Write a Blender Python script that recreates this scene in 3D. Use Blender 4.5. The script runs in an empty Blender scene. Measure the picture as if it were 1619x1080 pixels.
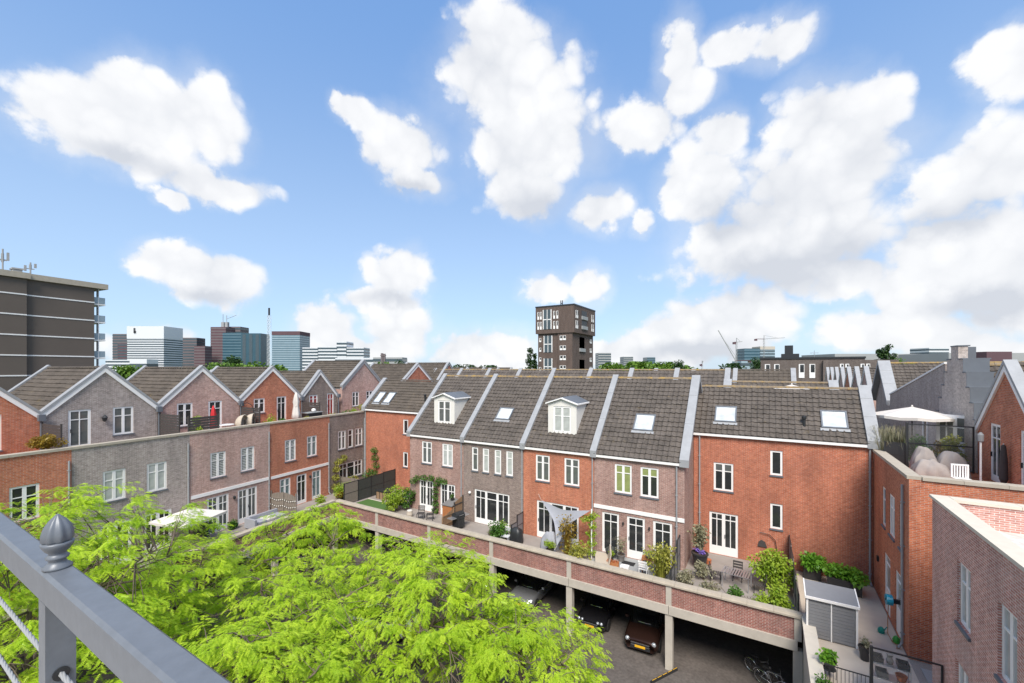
import bpy, math, random
import numpy as np
from mathutils import Vector, Matrix

# ------------------------------------------------------------------ camera
F, CX, HY, CZ = 672.0, 809.5, 583.0, 14.7
YAW = math.atan(405 / 672)
FW = (-math.sin(YAW), math.cos(YAW)); RT = (math.cos(YAW), math.sin(YAW))
scene = bpy.context.scene
cam_d = bpy.data.cameras.new('camera'); cam = bpy.data.objects.new('camera', cam_d)
scene.collection.objects.link(cam); scene.camera = cam
cam.location = (0, 0, CZ); cam.rotation_euler = (math.radians(90), 0, YAW)
cam_d.sensor_width = 36; cam_d.lens = 36 * F / 1619; cam_d.shift_y = (HY - 540) / 1619
cam_d.clip_start = 0.05; cam_d.clip_end = 9000
scene.view_settings.view_transform = 'Standard'; scene.view_settings.look = 'None'
scene.view_settings.gamma = 1.0; scene.view_settings.exposure = 0.67

def ray(px, py):
    c = (px - CX) / F
    return (FW[0] + RT[0] * c, FW[1] + RT[1] * c, (HY - py) / F)
def at_depth(px, py, Z):
    d = ray(px, py); return (d[0] * Z, d[1] * Z, CZ + d[2] * Z)

# ------------------------------------------------------------------ sky and sun
SUN_EL = math.radians(50); SUN_AZ = math.radians(154)      # direction towards the sun, measured from +Y clockwise
world = bpy.data.worlds.new('World'); scene.world = world; world.use_nodes = True
nt = world.node_tree; nt.nodes.clear()
def N(t, **kw):
    n = nt.nodes.new(t)
    for k, v in kw.items(): setattr(n, k, v)
    return n
def MATH(op, a, b=None, c=None):
    n = N('ShaderNodeMath', operation=op)
    for i, v in enumerate((a, b, c)):
        if v is None: continue
        if isinstance(v, (int, float)): n.inputs[i].default_value = v
        else: nt.links.new(v, n.inputs[i])
    return n.outputs[0]
sky = N('ShaderNodeTexSky', sky_type='NISHITA'); sky.sun_disc = False
sky.sun_elevation = SUN_EL; sky.sun_rotation = SUN_AZ
sky.air_density = 1.0; sky.dust_density = 0.6; sky.ozone_density = 2.2
tc = N('ShaderNodeTexCoord'); sep = N('ShaderNodeSeparateXYZ'); nt.links.new(tc.outputs['Generated'], sep.inputs[0])
az = MATH('ARCTAN2', sep.outputs[0], sep.outputs[1]); el = MATH('ARCSINE', sep.outputs[2])
nz = N('ShaderNodeTexNoise'); nz.inputs['Scale'].default_value = 6.5; nz.inputs['Detail'].default_value = 10; nz.inputs['Roughness'].default_value = 0.6
nt.links.new(tc.outputs['Generated'], nz.inputs['Vector'])
nz2 = N('ShaderNodeTexNoise'); nz2.inputs['Scale'].default_value = 2.6; nz2.inputs['Detail'].default_value = 6; nz2.inputs['Roughness'].default_value = 0.6
nt.links.new(tc.outputs['Generated'], nz2.inputs['Vector'])
comb = N('ShaderNodeCombineXYZ'); nt.links.new(az, comb.inputs[0]); nt.links.new(el, comb.inputs[1])
wob = N('ShaderNodeVectorMath', operation='SUBTRACT'); nt.links.new(nz.outputs['Color'], wob.inputs[0]); wob.inputs[1].default_value = (.5, .5, .5)
pw = N('ShaderNodeVectorMath', operation='MULTIPLY_ADD'); nt.links.new(wob.outputs[0], pw.inputs[0]); pw.inputs[1].default_value = (.10, .10, 0)
nt.links.new(comb.outputs[0], pw.inputs[2])
def azel(px, py):
    d = ray(px, py); return math.atan2(d[0], d[1]), math.atan2(d[2], math.hypot(d[0], d[1]))
def ellipse_field(items, smooth):
    cur = None
    for (a, e, ra, re) in items:
        v = N('ShaderNodeVectorMath', operation='MULTIPLY_ADD'); nt.links.new(pw.outputs[0], v.inputs[0])
        v.inputs[1].default_value = (1 / ra, 1 / re, 0); v.inputs[2].default_value = (-a / ra, -e / re, 0)
        l = N('ShaderNodeVectorMath', operation='LENGTH'); nt.links.new(v.outputs[0], l.inputs[0])
        cur = l.outputs['Value'] if cur is None else MATH('SMOOTH_MIN', cur, l.outputs['Value'], smooth)
    return cur
def from_px(lst):
    out = []
    for (x, y, rx, ry) in lst:
        a, e = azel(x, y); a1, _ = azel(x + rx, y); a0, _ = azel(x - rx, y); _, e1 = azel(x, y - ry); _, e0 = azel(x, y + ry)
        out.append((a, e, max(.02, (a1 - a0) / 2) * 1.1, max(.015, (e1 - e0) / 2) * 1.1))
    return out
CLOUDS = [(130, 190, 100, 62), (240, 180, 95, 75), (330, 185, 62, 68), (200, 240, 130, 45), (345, 295, 85, 34), (275, 320, 30, 16),
    (285, 425, 62, 34), (350, 445, 70, 36), (625, 435, 52, 44), (600, 480, 60, 24), (630, 530, 55, 50), (515, 530, 55, 42), (560, 560, 80, 26),
    (560, 170, 40, 26), (640, 225, 62, 52), (660, 285, 48, 28), (780, 60, 60, 60), (800, 130, 118, 90), (845, 220, 112, 80), (835, 300, 62, 52), (750, 110, 60, 70),
    (945, 335, 48, 36), (1010, 360, 20, 18), (1072, 90, 32, 62), (1090, 140, 40, 45), (1020, 200, 58, 42), (1150, 70, 62, 32), (1230, 60, 60, 40), (1145, 215, 36, 44),
    (1290, 190, 82, 72), (1340, 250, 92, 86), (1270, 310, 130, 86), (1110, 300, 68, 62), (1230, 390, 160, 62), (1130, 390, 70, 50), (1390, 165, 50, 50), (1340, 440, 70, 34),
    (1590, 110, 58, 62), (1560, 270, 120, 70), (1480, 300, 60, 52), (1520, 400, 130, 66), (1590, 450, 120, 80), (1440, 470, 90, 60), (1370, 525, 90, 40), (1480, 540, 130, 45),
    (1130, 530, 110, 52), (1190, 500, 70, 48), (1050, 550, 80, 38), (860, 457, 40, 22), (925, 450, 36, 24), (770, 560, 90, 40), (245, 545, 70, 34), (1000, 560, 110, 26), (1600, 560, 90, 40)]
items = from_px(CLOUDS)
rs = random.Random(5)
while len(items) < 80:                                         # the same kind of cloud goes on round the rest of the sky
    a = rs.uniform(-math.pi, math.pi); e = rs.uniform(.05, 1.1)
    if -1.55 < a < .5 and e < .85: continue
    ra = rs.uniform(.1, .24); items.append((a, e, ra / max(.4, math.cos(e)), ra * rs.uniform(.5, .8)))
Df = ellipse_field(items, 0.16)
GREY = from_px([(1225, 430, 150, 50), (1330, 400, 90, 60), (1150, 350, 70, 40), (200, 262, 120, 24), (840, 330, 60, 40), (640, 300, 60, 18), (620, 478, 60, 16), (1500, 350, 110, 34), (1540, 480, 130, 30), (320, 470, 80, 16), (1100, 560, 120, 24)])
Gf = ellipse_field(GREY, 0.2)
def VOR(scale):
    v = N('ShaderNodeTexVoronoi', feature='F1'); v.inputs['Scale'].default_value = scale
    ad_ = N('ShaderNodeVectorMath', operation='MULTIPLY_ADD'); nt.links.new(wob.outputs[0], ad_.inputs[0]); ad_.inputs[1].default_value = (.10, .10, .10); nt.links.new(tc.outputs['Generated'], ad_.inputs[2])
    nt.links.new(ad_.outputs[0], v.inputs['Vector']); return v.outputs['Distance']
v1 = VOR(13.0); v2 = VOR(31.0)
dens = MATH('ADD', MATH('SUBTRACT', 1.0, Df), MATH('MULTIPLY', MATH('SUBTRACT', nz.outputs['Fac'], .5), 1.15))
dens = MATH('ADD', dens, MATH('MULTIPLY', MATH('SUBTRACT', .42, v1), .55)); dens = MATH('ADD', dens, MATH('MULTIPLY', MATH('SUBTRACT', .42, v2), .30))
mr = N('ShaderNodeMapRange', interpolation_type='SMOOTHSTEP'); nt.links.new(dens, mr.inputs[0]); mr.inputs[1].default_value = -.20; mr.inputs[2].default_value = .22
mask = MATH('MULTIPLY', mr.outputs[0], 0.97)
wisp = N('ShaderNodeMapRange', interpolation_type='SMOOTHSTEP'); nt.links.new(MATH('ADD', MATH('SUBTRACT', 1.0, Df), MATH('MULTIPLY', nz2.outputs['Fac'], 1.3)), wisp.inputs[0])
wisp.inputs[1].default_value = .25; wisp.inputs[2].default_value = 1.1
mask = MATH('MAXIMUM', mask, MATH('MULTIPLY', wisp.outputs[0], .33))
gm = N('ShaderNodeMapRange', interpolation_type='SMOOTHSTEP'); nt.links.new(MATH('ADD', MATH('SUBTRACT', 1.0, Gf), MATH('MULTIPLY', MATH('SUBTRACT', nz2.outputs['Fac'], .5), 1.2)), gm.inputs[0]); gm.inputs[1].default_value = -.2; gm.inputs[2].default_value = .9
shade = MATH('MULTIPLY_ADD', gm.outputs[0], .75, MATH('MULTIPLY', MATH('SUBTRACT', v1, .30), .75)); shade = MATH('ADD', shade, MATH('MULTIPLY', MATH('SUBTRACT', v2, .36), .35)); shade = MATH('MULTIPLY_ADD', MATH('SUBTRACT', nz2.outputs['Fac'], .5), -.9, shade)
cc = N('ShaderNodeMix', data_type='RGBA'); nt.links.new(shade, cc.inputs[0]); cc.clamp_factor = True
cc.inputs[6].default_value = (.64, .643, .65, 1); cc.inputs[7].default_value = (.43, .45, .49, 1)
grad = N('ShaderNodeMapRange', interpolation_type='SMOOTHSTEP'); nt.links.new(el, grad.inputs[0]); grad.inputs[1].default_value = .0; grad.inputs[2].default_value = .75
clear = N('ShaderNodeMix', data_type='RGBA'); nt.links.new(grad.outputs[0], clear.inputs[0]); clear.inputs[6].default_value = (.36, .475, .60, 1); clear.inputs[7].default_value = (.145, .28, .535, 1)
skyc = N('ShaderNodeVectorMath', operation='MULTIPLY'); nt.links.new(sky.outputs[0], skyc.inputs[0]); skyc.inputs[1].default_value = (.10, .115, .14)
hz = N('ShaderNodeMix', data_type='RGBA'); hz.inputs[0].default_value = .72; nt.links.new(skyc.outputs[0], hz.inputs[6]); nt.links.new(clear.outputs[2], hz.inputs[7])
mixs = N('ShaderNodeMix', data_type='RGBA'); nt.links.new(mask, mixs.inputs[0]); nt.links.new(hz.outputs[2], mixs.inputs[6]); nt.links.new(cc.outputs[2], mixs.inputs[7])
bg = N('ShaderNodeBackground'); nt.links.new(mixs.outputs[2], bg.inputs[0]); bg.inputs[1].default_value = 1.0
world.cycles.sampling_method = 'MANUAL'; world.cycles.sample_map_resolution = 256
wo = N('ShaderNodeOutputWorld'); nt.links.new(bg.outputs[0], wo.inputs[0])
sun_d = bpy.data.lights.new('sun', 'SUN'); sun_d.energy = 3.5; sun_d.angle = math.radians(26); sun_d.color = (1, .93, .84)
sun = bpy.data.objects.new('sun', sun_d); scene.collection.objects.link(sun)
sv = Vector((math.sin(SUN_AZ) * math.cos(SUN_EL), math.cos(SUN_AZ) * math.cos(SUN_EL), math.sin(SUN_EL)))
sun.rotation_euler = sv.to_track_quat('Z', 'Y').to_euler(); sun.location = (0, 0, 60)

# ------------------------------------------------------------------ materials
MATS = {}
def new_mat(name):
    m = bpy.data.materials.new(name); m.use_nodes = True; MATS[name] = m
    return m, m.node_tree, m.node_tree.nodes['Principled BSDF']
def nd(t, typ, **inp):
    n = t.nodes.new(typ)
    for k, v in inp.items(): n.inputs[k.replace('_', ' ')].default_value = v
    return n
def c4(c): return (c[0], c[1], c[2], 1)
def plain(name, col, rough=.6, metal=0., var=.25, scale=6., spec=.5, bump=0.):
    m, t, b = new_mat(name)
    tcn = t.nodes.new('ShaderNodeTexCoord')
    n = nd(t, 'ShaderNodeTexNoise', Scale=scale, Detail=5.0, Roughness=.6); t.links.new(tcn.outputs['Object'], n.inputs['Vector'])
    mx = t.nodes.new('ShaderNodeMix'); mx.data_type = 'RGBA'; t.links.new(n.outputs['Fac'], mx.inputs[0])
    mx.inputs[6].default_value = c4([v * (1 - var) for v in col]); mx.inputs[7].default_value = c4([min(1, v * (1 + var)) for v in col])
    t.links.new(mx.outputs[2], b.inputs['Base Color']); b.inputs['Roughness'].default_value = rough; b.inputs['Metallic'].default_value = metal
    b.inputs['Specular IOR Level'].default_value = spec
    if bump:
        bp = nd(t, 'ShaderNodeBump', Strength=bump, Distance=.02); t.links.new(n.outputs['Fac'], bp.inputs['Height']); t.links.new(bp.outputs[0], b.inputs['Normal'])
    return m
def brick(name, c1, c2, mortar, bw=.215, rh=.065, stain=(.5, .47, .44), stain_amt=.35, seed=0.):
    m, t, b = new_mat(name)
    tcn = t.nodes.new('ShaderNodeTexCoord'); s = t.nodes.new('ShaderNodeSeparateXYZ'); t.links.new(tcn.outputs['Object'], s.inputs[0])
    ad = t.nodes.new('ShaderNodeMath'); ad.operation = 'ADD'; t.links.new(s.outputs[0], ad.inputs[0]); t.links.new(s.outputs[1], ad.inputs[1])
    cb = t.nodes.new('ShaderNodeCombineXYZ'); t.links.new(ad.outputs[0], cb.inputs[0]); t.links.new(s.outputs[2], cb.inputs[1])
    br = nd(t, 'ShaderNodeTexBrick', Color1=c4(c1), Color2=c4(c2), Mortar=c4(mortar), Scale=1.0); br.inputs['Mortar Size'].default_value = .009; br.inputs['Mortar Smooth'].default_value = .3
    br.inputs['Brick Width'].default_value = bw; br.inputs['Row Height'].default_value = rh; br.inputs['Bias'].default_value = 0.
    t.links.new(cb.outputs[0], br.inputs['Vector'])
    mp = nd(t, 'ShaderNodeMapping'); mp.inputs['Location'].default_value = (seed, seed * 2, seed); t.links.new(tcn.outputs['Object'], mp.inputs['Vector'])
    n1 = nd(t, 'ShaderNodeTexNoise', Scale=.55, Detail=6.0, Roughness=.65); t.links.new(mp.outputs[0], n1.inputs['Vector'])
    n2 = nd(t, 'ShaderNodeTexNoise', Scale=7.0, Detail=3.0); t.links.new(mp.outputs[0], n2.inputs['Vector'])
    r1 = nd(t, 'ShaderNodeMapRange'); r1.inputs[1].default_value = .48; r1.inputs[2].default_value = .75; t.links.new(n1.outputs['Fac'], r1.inputs[0]); r1.inputs[4].default_value = stain_amt
    m1 = t.nodes.new('ShaderNodeMix'); m1.data_type = 'RGBA'; t.links.new(r1.outputs[0], m1.inputs[0]); t.links.new(br.outputs['Color'], m1.inputs[6]); m1.inputs[7].default_value = c4(stain)
    r2 = nd(t, 'ShaderNodeMapRange'); t.links.new(n2.outputs['Fac'], r2.inputs[0]); r2.inputs[1].default_value = .3; r2.inputs[2].default_value = .7; r2.inputs[3].default_value = .82; r2.inputs[4].default_value = 1.16
    m2 = t.nodes.new('ShaderNodeVectorMath'); m2.operation = 'SCALE'; t.links.new(m1.outputs[2], m2.inputs[0]); t.links.new(r2.outputs[0], m2.inputs['Scale'])
    mp3 = nd(t, 'ShaderNodeMapping'); mp3.inputs['Scale'].default_value = (1.1, 1.1, .22); mp3.inputs['Location'].default_value = (seed * 3, seed, 0); t.links.new(tcn.outputs['Object'], mp3.inputs['Vector'])
    n3 = nd(t, 'ShaderNodeTexNoise', Scale=1.0, Detail=6.0, Roughness=.65); t.links.new(mp3.outputs[0], n3.inputs['Vector'])
    r3 = nd(t, 'ShaderNodeMapRange'); t.links.new(n3.outputs['Fac'], r3.inputs[0]); r3.inputs[1].default_value = .34; r3.inputs[2].default_value = .60; r3.inputs[3].default_value = .80; r3.inputs[4].default_value = 1.06
    m3 = t.nodes.new('ShaderNodeVectorMath'); m3.operation = 'SCALE'; t.links.new(m2.outputs[0], m3.inputs[0]); t.links.new(r3.outputs[0], m3.inputs['Scale'])
    t.links.new(m3.outputs[0], b.inputs['Base Color']); b.inputs['Roughness'].default_value = .85; b.inputs['Specular IOR Level'].default_value = .25
    bp = nd(t, 'ShaderNodeBump', Strength=.5, Distance=.008); bp.invert = True; t.links.new(br.outputs['Fac'], bp.inputs['Height']); t.links.new(bp.outputs[0], b.inputs['Normal'])
    return m
def leafmat(name, c1, c2, trans=.45):
    m, t, b = new_mat(name)
    g = t.nodes.new('ShaderNodeNewGeometry'); tcn = t.nodes.new('ShaderNodeTexCoord')
    n = nd(t, 'ShaderNodeTexNoise', Scale=1.1, Detail=3.0); t.links.new(tcn.outputs['Object'], n.inputs['Vector'])
    ad = t.nodes.new('ShaderNodeMath'); ad.operation = 'MULTIPLY_ADD'; t.links.new(g.outputs['Random Per Island'], ad.inputs[0]); ad.inputs[1].default_value = .55
    sb = t.nodes.new('ShaderNodeMath'); sb.operation = 'MULTIPLY_ADD'; t.links.new(n.outputs['Fac'], sb.inputs[0]); sb.inputs[1].default_value = 1.6; sb.inputs[2].default_value = -.55
    t.links.new(sb.outputs[0], ad.inputs[2])
    mx = t.nodes.new('ShaderNodeMix'); mx.data_type = 'RGBA'; mx.clamp_factor = True; t.links.new(ad.outputs[0], mx.inputs[0]); mx.inputs[6].default_value = c4(c1); mx.inputs[7].default_value = c4(c2)
    t.links.new(mx.outputs[2], b.inputs['Base Color']); b.inputs['Roughness'].default_value = .45; b.inputs['Specular IOR Level'].default_value = .35
    tr = t.nodes.new('ShaderNodeBsdfTranslucent'); t.links.new(mx.outputs[2], tr.inputs[0])
    ms = t.nodes.new('ShaderNodeMixShader'); ms.inputs[0].default_value = trans; t.links.new(b.outputs[0], ms.inputs[1]); t.links.new(tr.outputs[0], ms.inputs[2])
    t.links.new(ms.outputs[0], t.nodes['Material Output'].inputs[0])
    return m
def glassmat(name, base, stripes=None, rough=.05):
    m, t, b = new_mat(name)
    tcn = t.nodes.new('ShaderNodeTexCoord')
    n = nd(t, 'ShaderNodeTexNoise', Scale=2.2, Detail=2.0); t.links.new(tcn.outputs['Object'], n.inputs['Vector'])
    mx = t.nodes.new('ShaderNodeMix'); mx.data_type = 'RGBA'; t.links.new(n.outputs['Fac'], mx.inputs[0])
    mx.inputs[6].default_value = c4([v * .55 for v in base]); mx.inputs[7].default_value = c4([v * 1.45 for v in base]); col = mx.outputs[2]
    if stripes:
        s = t.nodes.new('ShaderNodeSeparateXYZ'); t.links.new(tcn.outputs['Object'], s.inputs[0])
        fr = t.nodes.new('ShaderNodeMath'); fr.operation = 'MULTIPLY'; t.links.new(s.outputs[2], fr.inputs[0]); fr.inputs[1].default_value = stripes[0]
        f2 = t.nodes.new('ShaderNodeMath'); f2.operation = 'FRACT'; t.links.new(fr.outputs[0], f2.inputs[0])
        f3 = t.nodes.new('ShaderNodeMath'); f3.operation = 'GREATER_THAN'; t.links.new(f2.outputs[0], f3.inputs[0]); f3.inputs[1].default_value = .42
        m2 = t.nodes.new('ShaderNodeMix'); m2.data_type = 'RGBA'; t.links.new(f3.outputs[0], m2.inputs[0]); t.links.new(col, m2.inputs[6]); m2.inputs[7].default_value = c4(stripes[1]); col = m2.outputs[2]
    t.links.new(col, b.inputs['Base Color']); b.inputs['Roughness'].default_value = rough; b.inputs['IOR'].default_value = 1.5
    b.inputs['Coat Weight'].default_value = .3; b.inputs['Coat Roughness'].default_value = .02
    return m

brick('brick_mauve', (.27, .135, .108), (.385, .215, .175), (.46, .40, .355), stain=(.36, .30, .28), seed=1)
brick('brick_brown', (.17, .118, .098), (.255, .19, .158), (.37, .33, .30), stain=(.22, .19, .18), stain_amt=.3, seed=2)
brick('brick_red', (.42, .108, .045), (.54, .175, .08), (.43, .31, .25), stain=(.36, .18, .13), stain_amt=.3, seed=3)
brick('brick_rust', (.40, .100, .045), (.50, .150, .070), (.42, .30, .24), stain=(.24, .10, .07), stain_amt=.5, seed=4)
brick('brick_grey', (.26, .21, .19), (.37, .31, .28), (.48, .44, .41), stain=(.30, .27, .255), stain_amt=.35, seed=5)
brick('brick_pink', (.37, .20, .165), (.51, .31, .26), (.54, .46, .41), stain=(.42, .34, .31), stain_amt=.5, seed=6)
brick('brick_dark', (.105, .082, .072), (.15, .122, .108), (.19, .165, .15), stain=(.13, .12, .11), seed=7)
brick('brick_parapet', (0.230, 0.074, 0.057), (0.351, 0.135, 0.101), (0.459, 0.378, 0.338), stain=(.24, .19, .18), stain_amt=.5, seed=8)
brick('brick_tower', (.088, .060, .050), (.125, .090, .076), (.15, .12, .105), stain=(.11, .085, .075), seed=12)
brick('brick_pale', (.40, .33, .29), (.53, .45, .40), (.58, .53, .49), stain=(.62, .57, .53), seed=11)
brick('brick_near', (0.43, 0.175, 0.135), (0.56, 0.28, 0.225), (0.70, 0.62, 0.57), stain=(.48, .39, .36), stain_amt=.4, seed=9)
brick('paving', (0.162, 0.135, 0.121), (0.243, 0.203, 0.182), (0.121, 0.105, 0.095), bw=.21, rh=.105, stain=(.12, .11, .10), stain_amt=.5, seed=10)
plain('white_paint', (.80, .79, .77), .45, var=.04); plain('cream_board', (.70, .68, .63), .55, var=.06, scale=3)
plain('zinc', (.30, .31, .32), .55, .05, var=.25, scale=2.2); plain('lead', (.125, .14, .16), .55, .05, var=.15, scale=3)
plain('concrete', (.46, .42, .36), .85, var=.2, scale=2.2, bump=.2); plain('coping', (.40, .355, .285), .85, var=.22, scale=3, bump=.2)
plain('coping_pale', (.60, .545, .45), .8, var=.15, scale=2.4, bump=.15); plain('slab', (.55, .475, .385), .85, var=.13, scale=1.6)
plain('deck_tile', (.27, .24, .215), .85, var=.22, scale=2.0); plain('soffit', (.12, .115, .11), .9, var=.2)
plain('roof_felt', (.16, .155, .15), .9, var=.2); plain('asphalt', (.055, .054, .052), .9, var=.25, scale=4)
plain('wood_grey', (.20, .17, .14), .85, var=.3, scale=9); plain('wood_brown', (.26, .165, .095), .8, var=.3, scale=9)
plain('wood_dark', (.055, .048, .045), .8, var=.3, scale=8); plain('wood_orange', (.36, .14, .05), .7, var=.25, scale=6)
plain('black_metal', (.022, .024, .026), .45, var=.2); plain('dark_mesh', (.045, .05, .045), .7, var=.3)
plain('steel', (.55, .56, .58), .3, .8, var=.1); plain('rail_paint', (.14, .155, .175), .42, .1, var=.22, scale=28, bump=.03)
plain('chrome', (.75, .76, .78), .15, .95, var=.05); plain('rubber', (.015, .015, .016), .8)
plain('fabric_white', (.60, .565, .52), .85, var=.06); plain('fabric_grey', (.30, .31, .34), .85, var=.1); plain('fabric_red', (.55, .02, .025), .75, var=.2)
plain('fabric_taupe', (.30, .265, .245), .9, var=.2, scale=4, bump=.6); plain('wicker', (.46, .40, .32), .8, var=.25, scale=40)
plain('shed_grey', (.20, .205, .215), .55, var=.1); plain('plastic_teal', (.015, .30, .42), .35); plain('plastic_green', (.06, .36, .05), .35)
plain('plastic_turquoise', (.01, .25, .20), .35); plain('terracotta', (.42, .13, .05), .8); plain('pot_grey', (.17, .16, .15), .7); plain('pot_black', (.03, .03, .032), .5)
plain('soil', (.05, .035, .025), .95); plain('plate_yellow', (.75, .42, .02), .45, var=.05); plain('orange_plate', (.65, .22, .03), .5)
plain('bark', (.15, .115, .085), .9, var=.4, scale=14, bump=.6); plain('flower_violet', (.20, .13, .48), .7); plain('flower_white', (.78, .76, .70), .7)
plain('car_brown', (.045, .022, .017), .25, .6, var=.08, spec=.8); plain('car_black', (.012, .012, .014), .22, .2, spec=.8); plain('car_silver', (.42, .43, .45), .25, .7, var=.05)
plain('car_white', (.72, .72, .71), .25, var=.04); plain('lamp_glass', (.36, .39, .42), .12, .3, var=.3, scale=30); None
plain('grass_green', (.06, .13, .025), .9, var=.35, scale=30); plain('far_ground', (.09, .12, .05), .95, var=.4, scale=.02)
plain('flat_brown', (.12, .098, .082), .85, var=.1, scale=.5); plain('tower_white', (.60, .62, .64), .6, var=.03); plain('tower_glass', (.10, .17, .21), .25, var=.2, scale=.12)
plain('tower_teal', (.035, .085, .115), .25, var=.25, scale=.1); plain('tower_brown', (.14, .115, .12), .8, var=.15, scale=.1); plain('tower_maroon', (.10, .055, .065), .8, var=.15, scale=.1)
plain('tower_grey', (.30, .31, .31), .7, var=.12, scale=.1); plain('window_strip', (.06, .085, .10), .2, var=.3, scale=.3); plain('pale_blue_glass', (.27, .35, .40), .2, var=.25, scale=.15)
glassmat('glass', (.030, .033, .034)); glassmat('glass_blind', (.42, .44, .42)); glassmat('glass_olive', (.26, .30, .12)); glassmat('glass_curtain', (.11, .12, .115))
glassmat('glass_shutter', (.06, .07, .07), (9., (.50, .52, .50))); glassmat('skylight_glass', (.52, .56, .58), rough=.12); glassmat('screen_glass', (.15, .17, .10))
glassmat('glass_red', (.28, .02, .02), rough=.4); glassmat('glass_teal', (.16, .22, .22))
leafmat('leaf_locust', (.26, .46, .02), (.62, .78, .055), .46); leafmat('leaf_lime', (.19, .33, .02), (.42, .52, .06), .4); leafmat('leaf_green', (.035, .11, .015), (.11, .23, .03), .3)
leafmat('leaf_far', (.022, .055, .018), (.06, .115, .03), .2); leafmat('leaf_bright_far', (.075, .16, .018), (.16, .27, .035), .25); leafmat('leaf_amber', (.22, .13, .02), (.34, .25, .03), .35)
leafmat('leaf_bamboo', (.26, .30, .04), (.46, .42, .09), .4); leafmat('leaf_pale', (.20, .21, .12), (.40, .36, .24), .3); leafmat('leaf_fern', (.09, .26, .02), (.22, .44, .04), .35)
def tilemat(name, ca, cb, lichen=.5, lo=.60, hi=.74, lc=(.23, .17, .07)):
    m, t, b = new_mat(name)
    tcn = t.nodes.new('ShaderNodeTexCoord')
    n1 = nd(t, 'ShaderNodeTexNoise', Scale=.9, Detail=5.0, Roughness=.6); n2 = nd(t, 'ShaderNodeTexNoise', Scale=11.0, Detail=4.0); n3 = nd(t, 'ShaderNodeTexNoise', Scale=2.3, Detail=8.0, Roughness=.72)
    for n in (n1, n2, n3): t.links.new(tcn.outputs['Object'], n.inputs['Vector'])
    vo = nd(t, 'ShaderNodeTexVoronoi', Scale=3.1); t.links.new(tcn.outputs['Object'], vo.inputs['Vector']); vs_ = t.nodes.new('ShaderNodeSeparateColor'); t.links.new(vo.outputs['Color'], vs_.inputs[0])
    a0 = t.nodes.new('ShaderNodeMath'); a0.operation = 'MULTIPLY_ADD'; t.links.new(vs_.outputs[0], a0.inputs[0]); a0.inputs[1].default_value = .22; t.links.new(n2.outputs['Fac'], a0.inputs[2])
    ad = t.nodes.new('ShaderNodeMath'); ad.operation = 'ADD'; t.links.new(n1.outputs['Fac'], ad.inputs[0]); t.links.new(a0.outputs[0], ad.inputs[1])
    r = nd(t, 'ShaderNodeMapRange'); t.links.new(ad.outputs[0], r.inputs[0]); r.inputs[1].default_value = .78; r.inputs[2].default_value = 1.42
    mx = t.nodes.new('ShaderNodeMix'); mx.data_type = 'RGBA'; t.links.new(r.outputs[0], mx.inputs[0]); mx.inputs[6].default_value = c4(ca); mx.inputs[7].default_value = c4(cb)
    rl = nd(t, 'ShaderNodeMapRange'); t.links.new(n3.outputs['Fac'], rl.inputs[0]); rl.inputs[1].default_value = lo; rl.inputs[2].default_value = hi; rl.inputs[4].default_value = lichen
    m2 = t.nodes.new('ShaderNodeMix'); m2.data_type = 'RGBA'; t.links.new(rl.outputs[0], m2.inputs[0]); t.links.new(mx.outputs[2], m2.inputs[6]); m2.inputs[7].default_value = c4(lc)
    t.links.new(m2.outputs[2], b.inputs['Base Color']); b.inputs['Roughness'].default_value = .75; b.inputs['Specular IOR Level'].default_value = .3
tilemat('tile_grey', (.062, .053, .045), (.130, .111, .095)); tilemat('tile_brown', (.060, .050, .040), (.118, .098, .078), .6)
tilemat('lichen', (.15, .12, .09), (.24, .19, .13), .9, .45, .60, (.33, .215, .06))

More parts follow.
